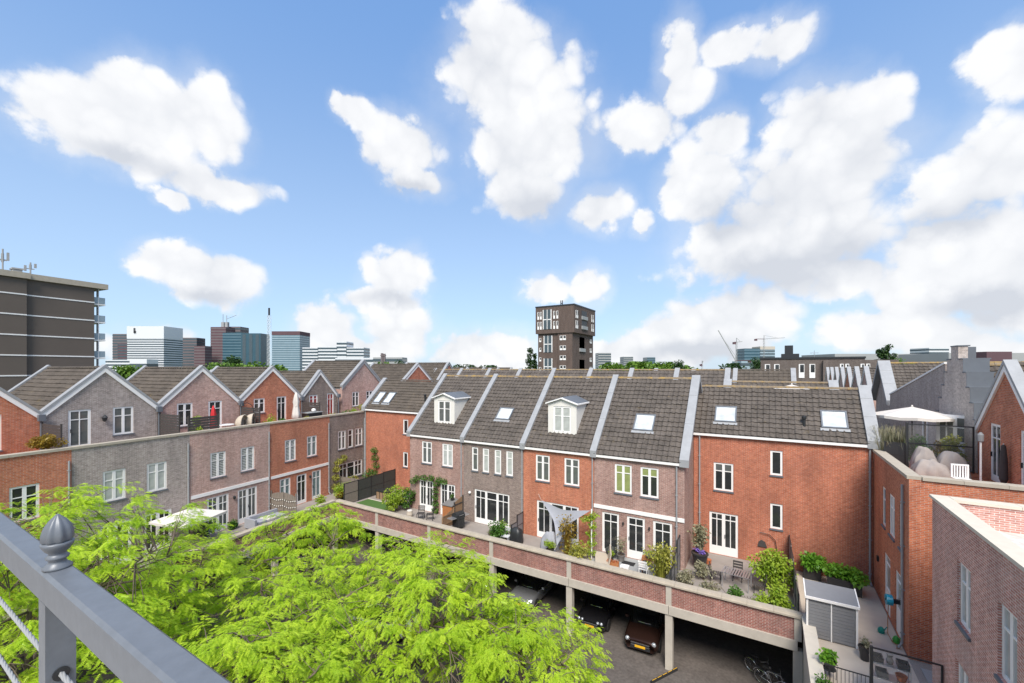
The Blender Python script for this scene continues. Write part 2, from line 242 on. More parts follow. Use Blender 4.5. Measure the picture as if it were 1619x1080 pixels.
# ------------------------------------------------------------------ mesh helpers
COL = scene.collection
class MB:
    def __init__(s): s.v = []; s.f = []
    def add(s, vs, fs):
        o = len(s.v); s.v.extend([tuple(p) for p in vs]); s.f.extend([tuple(i + o for i in f) for f in fs]); return s
    def poly(s, pts): return s.add(pts, [tuple(range(len(pts)))])
    def box(s, x0, x1, y0, y1, z0, z1):
        return s.add([(x0, y0, z0), (x1, y0, z0), (x1, y1, z0), (x0, y1, z0), (x0, y0, z1), (x1, y0, z1), (x1, y1, z1), (x0, y1, z1)],
                     [(0, 3, 2, 1), (4, 5, 6, 7), (0, 1, 5, 4), (1, 2, 6, 5), (2, 3, 7, 6), (3, 0, 4, 7)])
    def prism(s, pts, d):                       # polygon pts extruded by vector d
        n = len(pts); a = [Vector(p) for p in pts]; b = [p + Vector(d) for p in a]
        return s.add(a + b, [tuple(range(n))[::-1], tuple(range(n, 2 * n))] + [(i, (i + 1) % n, n + (i + 1) % n, n + i) for i in range(n)])
    def tube(s, pts, r, n=6, caps=True):
        P = [Vector(p) for p in pts]; R = r if isinstance(r, (list, tuple)) else [r] * len(P)
        o = len(s.v); prev = None
        for i, p in enumerate(P):
            t = (P[min(i + 1, len(P) - 1)] - P[max(i - 1, 0)]).normalized()
            if prev is None:
                a = t.orthogonal().normalized()
            else:
                a = prev - t * prev.dot(t)
                a = a.normalized() if a.length > 1e-5 else t.orthogonal().normalized()
            prev = a; b = t.cross(a)
            for k in range(n):
                q = 2 * math.pi * k / n
                s.v.append(tuple(p + (a * math.cos(q) + b * math.sin(q)) * R[i]))
        for i in range(len(P) - 1):
            for k in range(n):
                s.f.append((o + i * n + k, o + i * n + (k + 1) % n, o + (i + 1) * n + (k + 1) % n, o + (i + 1) * n + k))
        if caps:
            s.f.append(tuple(o + k for k in range(n))[::-1]); s.f.append(tuple(o + (len(P) - 1) * n + k for k in range(n)))
        return s
    def lathe(s, prof, c=(0, 0, 0), n=12, lobes=0, amp=0.):
        o = len(s.v)
        for (r, zz) in prof:
            for k in range(n):
                q = 2 * math.pi * k / n; rr = r * (1 + amp * math.cos(q * lobes)) if lobes else r
                s.v.append((c[0] + rr * math.cos(q), c[1] + rr * math.sin(q), c[2] + zz))
        m = len(prof)
        for i in range(m - 1):
            for k in range(n): s.f.append((o + i * n + k, o + i * n + (k + 1) % n, o + (i + 1) * n + (k + 1) % n, o + (i + 1) * n + k))
        s.f.append(tuple(o + k for k in range(n))[::-1]); s.f.append(tuple(o + (m - 1) * n + k for k in range(n)))
        return s
    def mesh(s, name):
        me = bpy.data.meshes.new(name); me.from_pydata(s.v, [], s.f); me.update(); return me
    def build(s, name, mat, parent=None, smooth=False, **kw):
        me = s.mesh(name); me.materials.append(MATS[mat])
        if smooth: me.polygons.foreach_set('use_smooth', [True] * len(me.polygons))
        return link(name, me, parent, **kw)
def link(name, me, parent=None, label=None, cat=None, group=None, kind=None, loc=None, rz=None):
    o = bpy.data.objects.new(name, me); COL.objects.link(o); o.parent = parent
    tag(o, label, cat, group, kind)
    if loc is not None: o.location = loc
    if rz is not None: o.rotation_euler = (0, 0, rz)
    return o
def tag(o, label=None, cat=None, group=None, kind=None):
    if label: o['label'] = label
    if cat: o['category'] = cat
    if group: o['group'] = group
    if kind: o['kind'] = kind
    return o
def thing(name, label, cat, loc=(0, 0, 0), rz=0., group=None):
    return link(name, None, None, label, cat, group, None, loc, rz)
def copy_tree(o, parent=None):
    c = o.copy(); COL.objects.link(c); c.parent = parent
    for ch in list(o.children): copy_tree(ch, c)
    return c
def np_mesh(name, V, Fa, mat):
    me = bpy.data.meshes.new(name); k = Fa.shape[1]
    me.vertices.add(len(V)); me.vertices.foreach_set('co', np.asarray(V, dtype=np.float32).ravel())
    me.loops.add(Fa.size); me.loops.foreach_set('vertex_index', np.asarray(Fa, dtype=np.int32).ravel())
    me.polygons.add(len(Fa)); me.polygons.foreach_set('loop_start', np.arange(0, Fa.size, k, dtype=np.int32))
    me.polygons.foreach_set('loop_total', np.full(len(Fa), k, dtype=np.int32)) if False else None
    me.update(calc_edges=True); me.validate(); me.materials.append(MATS[mat]); return me
def clip_poly(p, planes):                       # planes: (nx, nz, d) keep nx*x + nz*z <= d, points (x, z)
    for (nx, nz_, d) in planes:
        out = []
        for i in range(len(p)):
            a, b = p[i], p[(i + 1) % len(p)]; da = nx * a[0] + nz_ * a[1] - d; db = nx * b[0] + nz_ * b[1] - d
            if da <= 0: out.append(a)
            if (da < 0 < db) or (db < 0 < da):
                k = da / (da - db); out.append((a[0] + (b[0] - a[0]) * k, a[1] + (b[1] - a[1]) * k))
        p = out
        if len(p) < 3: return []
    return p
def facade(mb, x0, x1, z0, z1, holes, y=0., reveal=.11, planes=()):
    xs = sorted({x0, x1, *[h[0] for h in holes], *[h[1] for h in holes]}); zs = sorted({z0, z1, *[h[2] for h in holes], *[h[3] for h in holes]})
    xs = [q for q in xs if x0 - 1e-6 <= q <= x1 + 1e-6]; zs = [q for q in zs if z0 - 1e-6 <= q <= z1 + 1e-6]
    for i in range(len(xs) - 1):
        for j in range(len(zs) - 1):
            cx, cz = (xs[i] + xs[i + 1]) / 2, (zs[j] + zs[j + 1]) / 2
            if any(h[0] < cx < h[1] and h[2] < cz < h[3] for h in holes): continue
            p = [(xs[i], zs[j]), (xs[i + 1], zs[j]), (xs[i + 1], zs[j + 1]), (xs[i], zs[j + 1])]
            if planes: p = clip_poly(p, planes)
            if len(p) >= 3: mb.poly([(q[0], y, q[1]) for q in p])
    for (a, b, c, d) in holes:
        for p in ([(a, c), (a, d)], [(b, d), (b, c)], [(a, d), (b, d)], [(b, c), (a, c)]):
            (xa, za), (xb, zb) = p
            mb.poly([(xa, y, za), (xb, y, zb), (xb, y + reveal, zb), (xa, y + reveal, za)])
    return mb
PANES = {}
def pane_mesh(w, h, mat):
    k = (round(w, 3), round(h, 3), mat)
    if k not in PANES:
        me = MB().box(0, w, 0, .012, 0, h).mesh('pane'); me.materials.append(MATS[mat]); PANES[k] = me
    return PANES[k]
def glazed(parent, name, x, z, w, h, cols=(1, 1), top=.27, panel=0., mat='glass', y=.035, sill=True, bar=.045, frame=.075, mats=None, handle=False, fmat='white_paint', y0=0., label=None, topmat=None):
    """window or door: cols = glazing columns of each leaf; top = height share of the small upper panes; panel = solid bottom"""
    holes = []; n = len(cols); lw = (w - 2 * frame - (n - 1) * .075) / n; rail = .055 if panel == 0 else .085
    for i, c in enumerate(cols):
        a = x + frame + i * (lw + .075) + rail * .6; lw2 = lw - rail * 1.2; pwid = (lw2 - (c - 1) * bar) / c
        zb = z + frame * .8 + max(panel, .03); zt = z + h - frame - .03
        for k in range(c):
            xa = a + k * (pwid + bar)
            if top > 0:
                zm = zt - (zt - zb) * top
                holes += [(xa, xa + pwid, zb, zm - bar / 2), (xa, xa + pwid, zm + bar / 2, zt)]
            else: holes.append((xa, xa + pwid, zb, zt))
    mb = MB(); facade(mb, x, x + w, z, z + h, holes, y0 + y, .035)
    for (p, q) in (((x, z), (x, z + h)), ((x, z + h), (x + w, z + h)), ((x + w, z + h), (x + w, z)), ((x + w, z), (x, z))):
        mb.poly([(p[0], y0 + y, p[1]), (q[0], y0 + y, q[1]), (q[0], y0 + y + .07, q[1]), (p[0], y0 + y + .07, p[1])])
    fr = mb.build(name, fmat, parent, label=label)
    for i, (a, b, c, d) in enumerate(holes):
        m = mat if not mats else mats[i % len(mats)]
        if topmat and top > 0 and i % 2 == 1: m = topmat
        link('pane', pane_mesh(b - a, d - c, m), fr, loc=(a, y0 + y + .03, c))
    if sill: MB().box(x - .03, x + w + .03, y0 - .055, y0 + y, z - .085, z - .004).build('sill', 'lead', fr)
    if handle:
        xm = x + w / 2 + (.07 if n == 2 else -w / 2 + .11); MB().box(xm - .012, xm + .012, y0 + y - .05, y0 + y - .001, z + 1.0, z + 1.2).build('handle', 'black_metal', fr)
    return fr
def tiles(mb, O, U, V, width, length, tw=.30, course=.335, lift=.02):
    O, U, V = (np.array(q, dtype=float) for q in (O, U, V)); Nn = np.cross(U, V); Nn /= np.linalg.norm(Nn)
    if Nn[2] < 0: Nn = -Nn
    nt_ = max(1, int(round(width / tw))); tw = width / nt_; nc = max(1, int(round(length / course))); course = length / nc
    fr = np.array([0, .18, .42, .68, .9]); hh = np.array([.012, .045, .030, .0, .002])
    us = np.concatenate([(k + fr) * tw for k in range(nt_)] + [[width]]); hs = np.concatenate([np.tile(hh, nt_), [.012]])
    m = len(us); o = len(mb.v); rng = np.random.default_rng(int(abs(O.sum() * 100)) % 9999)
    for j in range(nc):
        jit = np.repeat(rng.normal(0, .006, nt_), 5); jit = np.append(jit, 0)
        for (vv, off) in ((j * course - .012, 0.), (j * course - .012, .066), (min((j + 1) * course + .03, length), .014)):
            P = O + np.outer(us, U) + V * (vv + jit[:, None] * (.8 if off else 1)) + np.outer(hs * (0.25 if off == 0 else 1) + off + lift + jit, Nn)
            mb.v.extend(map(tuple, P))
        b = o + j * 3 * m
        for r in (0, 1):
            mb.f.extend([(b + r * m + i, b + r * m + i + 1, b + (r + 1) * m + i + 1, b + (r + 1) * m + i) for i in range(m - 1)])
    return mb
def ridge_caps(mb, A, B, r=.13, seg=.36):
    A, B = Vector(A), Vector(B); L = (B - A).length; n = max(1, int(L / seg)); t = (B - A) / n; side = t.normalized().cross(Vector((0, 0, 1)))
    for i in range(n):
        rows = []
        for (k, rr) in ((0, r), (1.08, r * .88)):
            p = A + t * (i + k)
            rows.append([p + side * (math.cos(q) * rr) + Vector((0, 0, math.sin(q) * rr - .03)) for q in [math.pi * j / 6 for j in range(7)]])
        vs = rows[0] + rows[1]; mb.add(vs, [(j, j + 1, 8 + j, 7 + j) for j in range(6)] + [tuple(range(7))])
    return mb
def downpipe(parent, x, z0, z1, y=-.07, kick=True):
    pts = [(x, y, z1), (x, y, z0 + .25)] + ([(x + .05, y - .12, z0 + .05)] if kick else [(x, y, z0)])
    m = MB().tube(pts, .045, 8)
    for zz in np.arange(z0 + .6, z1, 1.7): m.box(x - .06, x + .06, y - .055, 0.0, zz, zz + .035)
    return m.build('downpipe', 'zinc', parent, smooth=False)
def leaf_cloud(centers, rad, n, size, seed=0, droop=.3, flat=.7):
    """n bent leaf quads scattered through clumps; returns verts, faces"""
    rng = np.random.default_rng(seed); centers = np.asarray(centers, dtype=float); rad = np.broadcast_to(np.asarray(rad, dtype=float), (len(centers),))
    idx = rng.integers(0, len(centers), n); d = rng.normal(size=(n, 3)); d /= np.linalg.norm(d, axis=1)[:, None]
    P = centers[idx] + d * (rad[idx] * rng.uniform(.35, 1, n) ** .6)[:, None] * np.array([1, 1, flat])
    dirv = d + rng.normal(size=(n, 3)) * .7; dirv[:, 2] -= droop; dirv /= np.linalg.norm(dirv, axis=1)[:, None]
    up = rng.normal(size=(n, 3)) * .45 + np.array([0, 0, 1]); sd = np.cross(dirv, up); sd /= np.linalg.norm(sd, axis=1)[:, None] + 1e-9
    L = size * rng.uniform(.6, 1.35, n)[:, None]; W = L * .36
    V = np.stack([P, P + dirv * L * .5 + sd * W, P + dirv * L + np.array([0, 0, -1]) * L * .15, P + dirv * L * .5 - sd * W], 1).reshape(-1, 3)
    return V, np.arange(n * 4).reshape(n, 4)
def bush(name, label, cat, loc, r, n, size, mat, seed, group=None, clumps=14, stems=4, stem_mat='bark', droop=.3):
    rng = np.random.default_rng(seed); c = rng.normal(size=(clumps, 3)); c /= np.linalg.norm(c, axis=1)[:, None]
    c = c * rng.uniform(.25, .78, clumps)[:, None] * np.array(r) + np.array([0, 0, r[2] * 1.02]); c[:, 2] = np.maximum(c[:, 2], r[2] * .22)
    V, Fa = leaf_cloud(c, min(r) * .52, n, size, seed + 1, droop)
    V[:, 2] = np.maximum(V[:, 2], .01)
    t = thing(name, label, cat, loc, 0, group)
    link('foliage', np_mesh('foliage', V, Fa, mat), t)
    m = MB()
    for i in range(stems): m.tube([(0.04 * math.cos(i * 2.2), .04 * math.sin(i * 2.2), 0), tuple(c[i % clumps] * np.array([.5, .5, .6])), tuple(c[i % clumps])], [.018, .013, .005], 5)
    m.build('stem', stem_mat, t)
    return t
def potted(name, label, loc, r, h, pot_mat, plant_mat, pr, n, size, seed, group=None, square=False, cat='potted plant'):
    t = thing(name, label, cat, loc, 0, group)
    m = MB()
    if square:
        m.box(-r, r, -r, r, 0, h); m.box(-r - .015, r + .015, -r - .015, r + .015, h - .05, h + .01)
    else: m.lathe([(r * .68, 0), (r * .8, h * .5), (r * .98, h * .9), (r * 1.05, h * .92), (r * 1.05, h), (r * .9, h), (r * .88, h - .04)], n=14)
    m.build('pot', pot_mat, t, smooth=False)
    MB().lathe([(r * .86, h - .035), (r * .5, h - .02), (.01, h - .015)], n=10).build('soil', 'soil', t)
    rng = np.random.default_rng(seed); k = 9; c = rng.normal(size=(k, 3)); c /= np.linalg.norm(c, axis=1)[:, None]
    c = c * rng.uniform(.2, .8, k)[:, None] * np.array(pr) + np.array([0, 0, h + pr[2] * .9])
    V, Fa = leaf_cloud(c, min(pr) * .55, n, size, seed + 1, .3); V[:, 2] = np.maximum(V[:, 2], h * .8)
    link('foliage', np_mesh('foliage', V, Fa, plant_mat), t)
    st = MB()
    for i in range(3): st.tube([(0, 0, h - .04), tuple(c[i])], [.014, .005], 5)
    st.build('stem', 'bark', t)
    return t

# ------------------------------------------------------------------ ground, court and garage deck
DECK = 3.8
TH = math.radians(97); BX, BY = math.cos(TH), math.sin(TH); NX, NY = -math.sin(TH), math.cos(TH); P0 = (-33.1, 27.6)
def LW(s, off=0.): return (P0[0] + BX * s + NX * off, P0[1] + BY * s + NY * off)
MB().poly([(-4000, -300, -.03), (4000, -300, -.03), (4000, 6000, -.03), (-4000, 6000, -.03)]).build('ground', 'far_ground', kind='structure')
MB().poly([(-46, -12, 0), (14, -12, 0), (14, 36, 0), (-46, 36, 0)]).build('court_paving', 'paving', kind='structure')
YF = 21.65; XE = 1.25; LOFF = -2.95                      # front edge, right edge, and left edge (off the left wing) of the deck
def lx(y, off=LOFF):                                     # x of a line parallel to the left wing at height y of the plan
    s = (y - P0[1] - NY * off) / BY; return LW(s, off)[0]
XL = lx(YF)
dk = MB()
dk.prism([(XL - .0, YF + .2, 3.35), (XE, YF + .2, 3.35), (XE, 27.7, 3.35), (lx(27.7, .1), 27.7, 3.35), (lx(27.7, .1), 27.7, 3.35)][:4], (0, 0, .45))
dk.prism([(lx(-6) - .2, -6, 3.35), (XL - .2, YF + .2, 3.35), (lx(27.7, .1) + 0, 27.69, 3.35), (lx(-6, .1), -6, 3.35)], (0, 0, .446))
dk.prism([(XE + .3, 4, 3.35), (12.5, 4, 3.35), (12.5, 27.7, 3.35), (XE + .002, 27.7, 3.35), (XE + .002, YF + .2, 3.35), (XE + .3, YF + .2, 3.35)], (0, 0, .443))
dk.build('garage_deck', 'deck_tile', kind='structure')
MB().poly([(XE + .32, 4.5, DECK + .002), (4.5, 4.5, DECK + .002), (4.5, 27.55, DECK + .002), (XE + .05, 27.55, DECK + .002), (XE + .05, YF + .25, DECK + .002), (XE + .32, YF + .25, DECK + .002)]).build('alley_paving', 'slab', kind='structure')
MB().box(-46, 14, 30.2, 30.4, 0, 3.35).build('garage_back_wall', 'coping_pale', label='plain rear wall inside the parking garage', cat='wall')
# front parapet of the deck: brick panels, concrete beam, posts and coping stones
POSTS = [-29.75, -24.7, -19.6, -14.55, -9.4, -4.15, 1.08]
def parapet(name, label, A, L, rz, post_at, skip_last=False, last_col=True):
    t = thing(name, label, 'parapet wall', A, rz)
    MB().box(.0, L, .05, .30, 3.16, 4.14).build('brick_panel', 'brick_parapet', t)
    b = MB()
    for i in range(len(post_at) - 1): b.box(post_at[i] + .012, post_at[i + 1] - .012, -.03, .34, 2.73, 3.155)
    b.build('beam', 'concrete', t)
    for p in post_at:
        MB().box(p - .13, p + .13, .0, .32, 3.157, 4.138).build('pilaster', 'concrete', t)
        MB().box(p - .17, p + .17, .03, .36, 0, 2.728).build('column', 'concrete', t)
    n = max(1, round(L / 1.02)); st = L / n; me = MB().box(.004, st - .004, -.07, .37, 4.142, 4.215).add([(.004, -.03, 4.215), (st - .004, -.03, 4.215), (st - .004, .34, 4.215), (.004, .34, 4.215), (.004, .0, 4.30), (st - .004, .0, 4.30), (st - .004, .34, 4.28), (.004, .34, 4.28)],
        [(0, 1, 5, 4), (1, 2, 6, 5), (2, 3, 7, 6), (3, 0, 4, 7), (4, 5, 6, 7)]).mesh('coping_stone'); me.materials.append(MATS['coping'])
    for i in range(n): link('coping_stone', me, t, loc=(i * st, 0, random.Random(i).uniform(-.004, .004)))
    return t
parapet('deck_parapet', 'brick and concrete parapet of the garden deck running above the open garage', (XL, YF, 0), XE - XL - .02, 0, [p - XL for p in POSTS])
sl = 27.0; x_, y_ = LW((YF - P0[1] - NY * LOFF) / BY, LOFF)
# left edge of the deck: local x runs away from the camera along the left wing
A = (x_ - BX * sl - 0, y_ - BY * sl, 0)
t = thing('deck_parapet', 'long parapet along the left terraces, half hidden by the bright green trees', 'parapet wall', A, TH)
MB().box(0, sl, .02, .27, 3.16, 4.14).build('brick_panel', 'brick_parapet', t)
MB().box(0, sl - .05, -.06, .31, 2.73, 3.155).build('beam', 'concrete', t)
for k in range(6): MB().box(sl - 5.2 * k - 5.3, sl - 5.2 * k - 5.0, -.03, .3, 0, 2.728).build('column', 'concrete', t)
me = MB().box(.004, .996, -.09, .34, 4.142, 4.29).mesh('coping_stone'); me.materials.append(MATS['coping'])
for k in range(int(sl)): link('coping_stone', me, t, loc=(k, 0, 0))
# right edge wall with its broad pale coping
t = thing('edge_wall', 'wall with broad pale coping edging the alley above the garage', 'parapet wall', (XE, YF, 0), -math.pi / 2)
MB().box(.0, 17, .012, .33, 0, 4.12).build('wall', 'concrete', t)
me = MB().box(.006, 1.494, -.04, .40, 4.122, 4.26).mesh('coping_stone'); me.materials.append(MATS['coping_pale'])
for k in range(11): link('coping_stone', me, t, loc=(k * 1.5 - .3, 0, 0))
for i, (cx, cy) in enumerate([(-24.7, 27.5), (-14.5, 27.5), (-9.4, 27.5), (-4.1, 27.5)]):
    MB().box(cx - .17, cx + .17, cy - .17, cy + .17, 0, 3.35).add([(cx - .24, cy - .24, 3.2), (cx + .24, cy - .24, 3.2), (cx + .24, cy + .24, 3.2), (cx - .24, cy + .24, 3.2), (cx - .17, cy - .17, 3.0), (cx + .17, cy - .17, 3.0), (cx + .17, cy + .17, 3.0), (cx - .17, cy + .17, 3.0)],
        [(0, 1, 2, 3), (0, 4, 5, 1), (1, 5, 6, 2), (2, 6, 7, 3), (3, 7, 4, 0)]).build('garage_column', 'concrete', label='concrete column inside the dark garage under the deck', cat='column', group='inner garage columns')

# ------------------------------------------------------------------ houses
def slope_box(mb, O, U, V, u0, u1, v0, v1, n0, n1):
    O, U, V = Vector(O), Vector(U), Vector(V); Nn = U.cross(V).normalized()
    if Nn.z < 0: Nn = -Nn
    P = [O + U * u + V * v + Nn * n for n in (n0, n1) for (u, v) in ((u0, v0), (u1, v0), (u1, v1), (u0, v1))]
    return mb.add(P, [(0, 3, 2, 1), (4, 5, 6, 7), (0, 1, 5, 4), (1, 2, 6, 5), (2, 3, 7, 6), (3, 0, 4, 7)])
S2 = math.sqrt(.5)
def street_house(name, label, x0, x1, y0, bmat, eave, run, holes, cap_left=False, cap_right=True, tile='tile_grey', pitch=1.0, lich=True, group=None, z0=DECK, cat='house', back=True, capw=.19, band=None, tw=.30):
    w = x1 - x0; t = thing(name, label, cat, (x0, y0, z0), 0, group); rise = run * pitch; a, b = .006, w - .006
    m = MB(); facade(m, a, b, 0, eave - .02, holes)
    for x in (a, b): m.poly([(x, 0, 0), (x, 2 * run, 0), (x, 2 * run, eave), (x, run, eave + rise), (x, 0, eave)])
    m.poly([(a, 2 * run, 0), (b, 2 * run, 0), (b, 2 * run, eave), (a, 2 * run, eave)])
    m.build('wall', bmat, t)
    k = math.hypot(1, pitch); V = Vector((0, 1 / k, pitch / k)); Ls = run * k
    r = MB(); r.prism([(a, -.10, eave - .10 * pitch - .13), (a, run, eave + rise - .13), (a, run, eave + rise), (a, -.10, eave - .10 * pitch)], (b - a, 0, 0))
    r.prism([(a, 2 * run + .1, eave - .1 * pitch - .13), (a, run, eave + rise - .13), (a, run, eave + rise), (a, 2 * run + .1, eave - .1 * pitch)], (b - a, 0, 0))
    ro = r.build('roof', 'roof_felt', t)
    tm = tiles(MB(), (a, -.12, eave - .12 * pitch), (1, 0, 0), V, b - a, Ls + .1, tw=tw, course=tw * 1.12)
    tiles(tm, (a, 2 * run + .12, eave - .12 * pitch), (1, 0, 0), Vector((0, -1 / k, pitch / k)), b - a, Ls + .1, tw=.6, course=.67)
    tm.build('roof_tiles', tile, ro, kind='stuff')
    ridge_caps(MB(), (a, run, eave + rise + .07), (b, run, eave + rise + .07)).build('ridge_tiles', 'lichen' if lich else tile, ro, kind='stuff')
    MB().box(a, b, -.17, -.025, eave - .26, eave - .125).build('gutter', 'white_paint', t)
    for on, x in ((cap_left, 0), (cap_right, w)):
        if not on: continue
        c = MB(); h = .30
        c.prism([(x - capw, -.20, eave - .30), (x - capw, run, eave + rise - .02), (x - capw, run, eave + rise + h), (x - capw, -.20, eave - .2 * pitch + h)], (2 * capw, 0, 0))
        c.prism([(x - capw, 2 * run + .2, eave - .30), (x - capw, run, eave + rise - .02), (x - capw, run, eave + rise + h), (x - capw, 2 * run + .2, eave - .2 * pitch + h)], (2 * capw, 0, 0))
        cp = c.build('party_wall_capping', 'zinc', t)
        sm = MB()
        for q in (.36, .72):
            vv = Ls * q; slope_box(sm, (x, 0, eave + h), (1, 0, 0), V, -capw - .006, capw + .006, vv, vv + .03, -.02, .012)
        sm.build('seam', 'zinc', cp)
    if band: MB().box(a, b, -.05, .02, band, band + .21).build('band', 'white_paint', t)
    return t
def skylight(t, run, eave, u0, u1, y_lo, y_hi, mat='skylight_glass', pitch=1.0):
    k = math.hypot(1, pitch); V = (0, 1 / k, pitch / k); O = (0, 0, eave)
    m = MB(); f = .07
    v0, v1 = y_lo * k, y_hi * k
    for (a, b, c, d) in ((u0, u1, v0, v0 + f), (u0, u1, v1 - f, v1), (u0, u0 + f, v0 + f, v1 - f), (u1 - f, u1, v0 + f, v1 - f)): slope_box(m, O, (1, 0, 0), V, a, b, c, d, .02, .17)
    fr = m.build('skylight', 'lead', t)
    slope_box(MB(), O, (1, 0, 0), V, u0 + f, u1 - f, v0 + f, v1 - f, .10, .135).build('pane', mat, fr)
    slope_box(MB(), O, (1, 0, 0), V, u0 - .06, u1 + .06, v0 - .18, v0 - .004, .08, .115).build('flashing', 'zinc', fr)
def dormer(t, c, eave, mat, z0=.72, h=1.98, y=.74, hw=1.0, topmat=None):
    zb = eave + z0; zt = zb + h; y1 = h + z0; m = MB(); hx = .62
    facade(m, c - hw, c + hw, zb - .05, zt, [(c - hx, c + hx, zb + .17, zt - .14)], y, .1)
    for x in (c - hw, c + hw): m.poly([(x, y, zb - .05), (x, y, zt), (x, y1, zt), (x, y + .02, zb - .03)])
    m.poly([(c - hw, y, zt), (c + hw, y, zt), (c, y, zt + .34)])
    for k in range(1, 9): pass
    d = m.build('dormer', 'cream_board', t)
    r = MB(); o = .14
    for s in (-1, 1):
        r.prism([(c, y - .16, zt + .36), (c + s * (hw + o), y - .16, zt - .01), (c + s * (hw + o), y1 + .0, zt - .01), (c, y1 + .34, zt + .36)], (0, 0, .075))
    r.build('dormer_roof', 'white_paint', d)
    lm = MB()
    for s in (-1, 1): lm.prism([(c + s * .05, y - .02, zt + .45), (c + s * (hw + o - .05), y - .02, zt + .085), (c + s * (hw + o - .05), y1, zt + .085), (c + s * .05, y1 + .3, zt + .45)], (0, 0, .02))
    lm.build('roof_lead', 'lead', d)
    MB().box(c - hw - .05, c + hw + .05, y - .06, y + .1, zb - .13, zb - .055).build('apron', 'zinc', d)
    glazed(t, 'dormer_window', c - hx, zb + .17, 2 * hx, h - .31, (1, 1), .36, 0, mat, .03, False, y0=y, topmat=topmat)
WH = [(3.67, 5.34)]
def win(t, x, w=1.0, z=3.67, h=1.67, cols=(1, 1), mat='glass', **k): return glazed(t, 'window', x, z, w, h, cols, mat=mat, **k)
def hole(x, w, z, h): return (x, x + w, z, z + h)
YM = 24.46
# four houses of the middle row
h1 = street_house('row_house', 'mauve brick house with white dormer and climbing vine, leftmost of the four-house row', -24.1, -18.83, YM, 'brick_mauve', 5.9, 4.3,
    [hole(1.25, 1, 3.67, 1.67), hole(3.28, 1, 3.67, 1.67), hole(1.0, 1.4, .02, 2.35), hole(3.1, 1.4, .02, 2.35)], cap_left=True, group='houses of the middle row')
win(h1, 1.25, mat='glass_curtain'); win(h1, 3.28, mat='glass_blind')
for x in (1.0, 3.1): glazed(h1, 'door', x, .02, 1.4, 2.35, (2, 2), .24, .42, 'glass', sill=False, handle=True)
dormer(h1, 2.85, 5.9, 'glass_curtain')
h2 = street_house('row_house', 'dark brown brick house with four narrow upper windows and triple garden door', -18.83, -13.86, YM, 'brick_brown', 5.9, 4.3,
    [hole(x, .54, 3.67, 1.67) for x in (.75, 1.68, 2.68, 3.62)] + [hole(.98, 2.9, .02, 2.36)], group='houses of the middle row')
for i, x in enumerate((.75, 1.68, 2.68, 3.62)): glazed(h2, 'window', x, 3.67, .54, 1.67, (1,), .27, 0, 'glass_curtain' if i == 0 else 'glass_blind', bar=.05)
glazed(h2, 'door', .98, .02, 2.9, 2.36, (2, 1, 2), .24, .3, 'glass', sill=False, handle=True)
skylight(h2, 4.3, 5.9, 1.92, 3.12, 1.28, 2.05)
MB().lathe([(.02, 0), (.09, .03), (.10, .10), (.06, .17), (.02, .18)], (.62, -.09, 2.0), 10).build('wall_lamp', 'white_paint', h2, smooth=True)
h3 = street_house('row_house', 'orange-red brick house with white dormer behind the grey shade sail', -13.86, -8.98, YM, 'brick_red', 5.9, 4.3,
    [hole(.92, 1, 3.67, 1.67), hole(2.94, 1, 3.67, 1.67), hole(1.0, 2.9, .02, 2.36)], group='houses of the middle row')
for x in (.92, 2.94): win(h3, x, mat='glass_curtain')
glazed(h3, 'door', 1.0, .02, 2.9, 2.36, (2, 1, 2), .22, .3, 'glass', sill=False, handle=True)
dormer(h3, 2.45, 5.9, 'glass_blind')
h4 = street_house('row_house', 'mauve brick end house with white band above three glazed garden doors', -8.98, -3.86, YM, 'brick_mauve', 5.9, 4.3,
    [hole(1.27, 1, 3.67, 1.67), hole(2.76, 1, 3.67, 1.67)] + [hole(x, 1.02, .02, 2.38) for x in (.51, 1.99, 3.46)], group='houses of the middle row', capw=.24, band=2.58)
win(h4, 1.27, mat='glass_olive'); win(h4, 2.76, mat='glass', topmat='glass_olive')
for x in (.51, 1.99, 3.46): glazed(h4, 'door', x, .02, 1.02, 2.38, (2,), .2, .38 if x == 1.99 else .12, 'glass', sill=False, handle=(x == 1.99))
skylight(h4, 4.3, 5.9, 2.0, 3.18, 1.24, 2.12)
for x in (1.78, 3.26): MB().box(x - .04, x + .04, -.1, 0, 1.85, 2.0).build('wall_lamp', 'black_metal', h4)
for hh, x in ((h1, 5.12), (h2, 4.9), (h3, 4.8), (h4, 4.72)): downpipe(hh, x, 0, 5.7)
# set-back houses at both ends of the row
h5 = street_house('corner_house', 'wide rust-red brick house with two skylights and a mostly blank garden wall', -3.85, 4.53, 27.6, 'brick_rust', 7.2, 2.5,
    [hole(1.10, 1.03, 3.78, 1.62), hole(3.95, .58, 5.02, 1.36), hole(3.95, .58, 2.06, 1.38), hole(.87, 1.5, .02, 2.45)], cap_right=True, capw=.26)
win(h5, 1.10, 1.03, 3.78, 1.62, topmat='glass_curtain')
for z in (5.02, 2.06): glazed(h5, 'window', 3.95, z, .58, 1.36 if z > 3 else 1.38, (1,), 0, 0, 'glass')
glazed(h5, 'door', .87, .02, 1.5, 2.45, (2, 2), .16, .42, 'glass', sill=False, handle=True)
skylight(h5, 2.5, 7.2, 1.09, 2.25, .47, 1.32); skylight(h5, 2.5, 7.2, 6.3, 7.45, .47, 1.32)
def vent(t, x, y, z): 
    MB().tube([(x, y, z - .1), (x, y, z + .62)], .075, 10).lathe([(.11, .55), (.12, .66), (.11, .72), (.02, .74)], (x, y, z), 10).build('vent_pipe', 'black_metal', t)
vent(h5, 5.53, .5, 7.6); downpipe(h5, .34, 0, 7.0); downpipe(h5, 8.23, 0, 7.0)
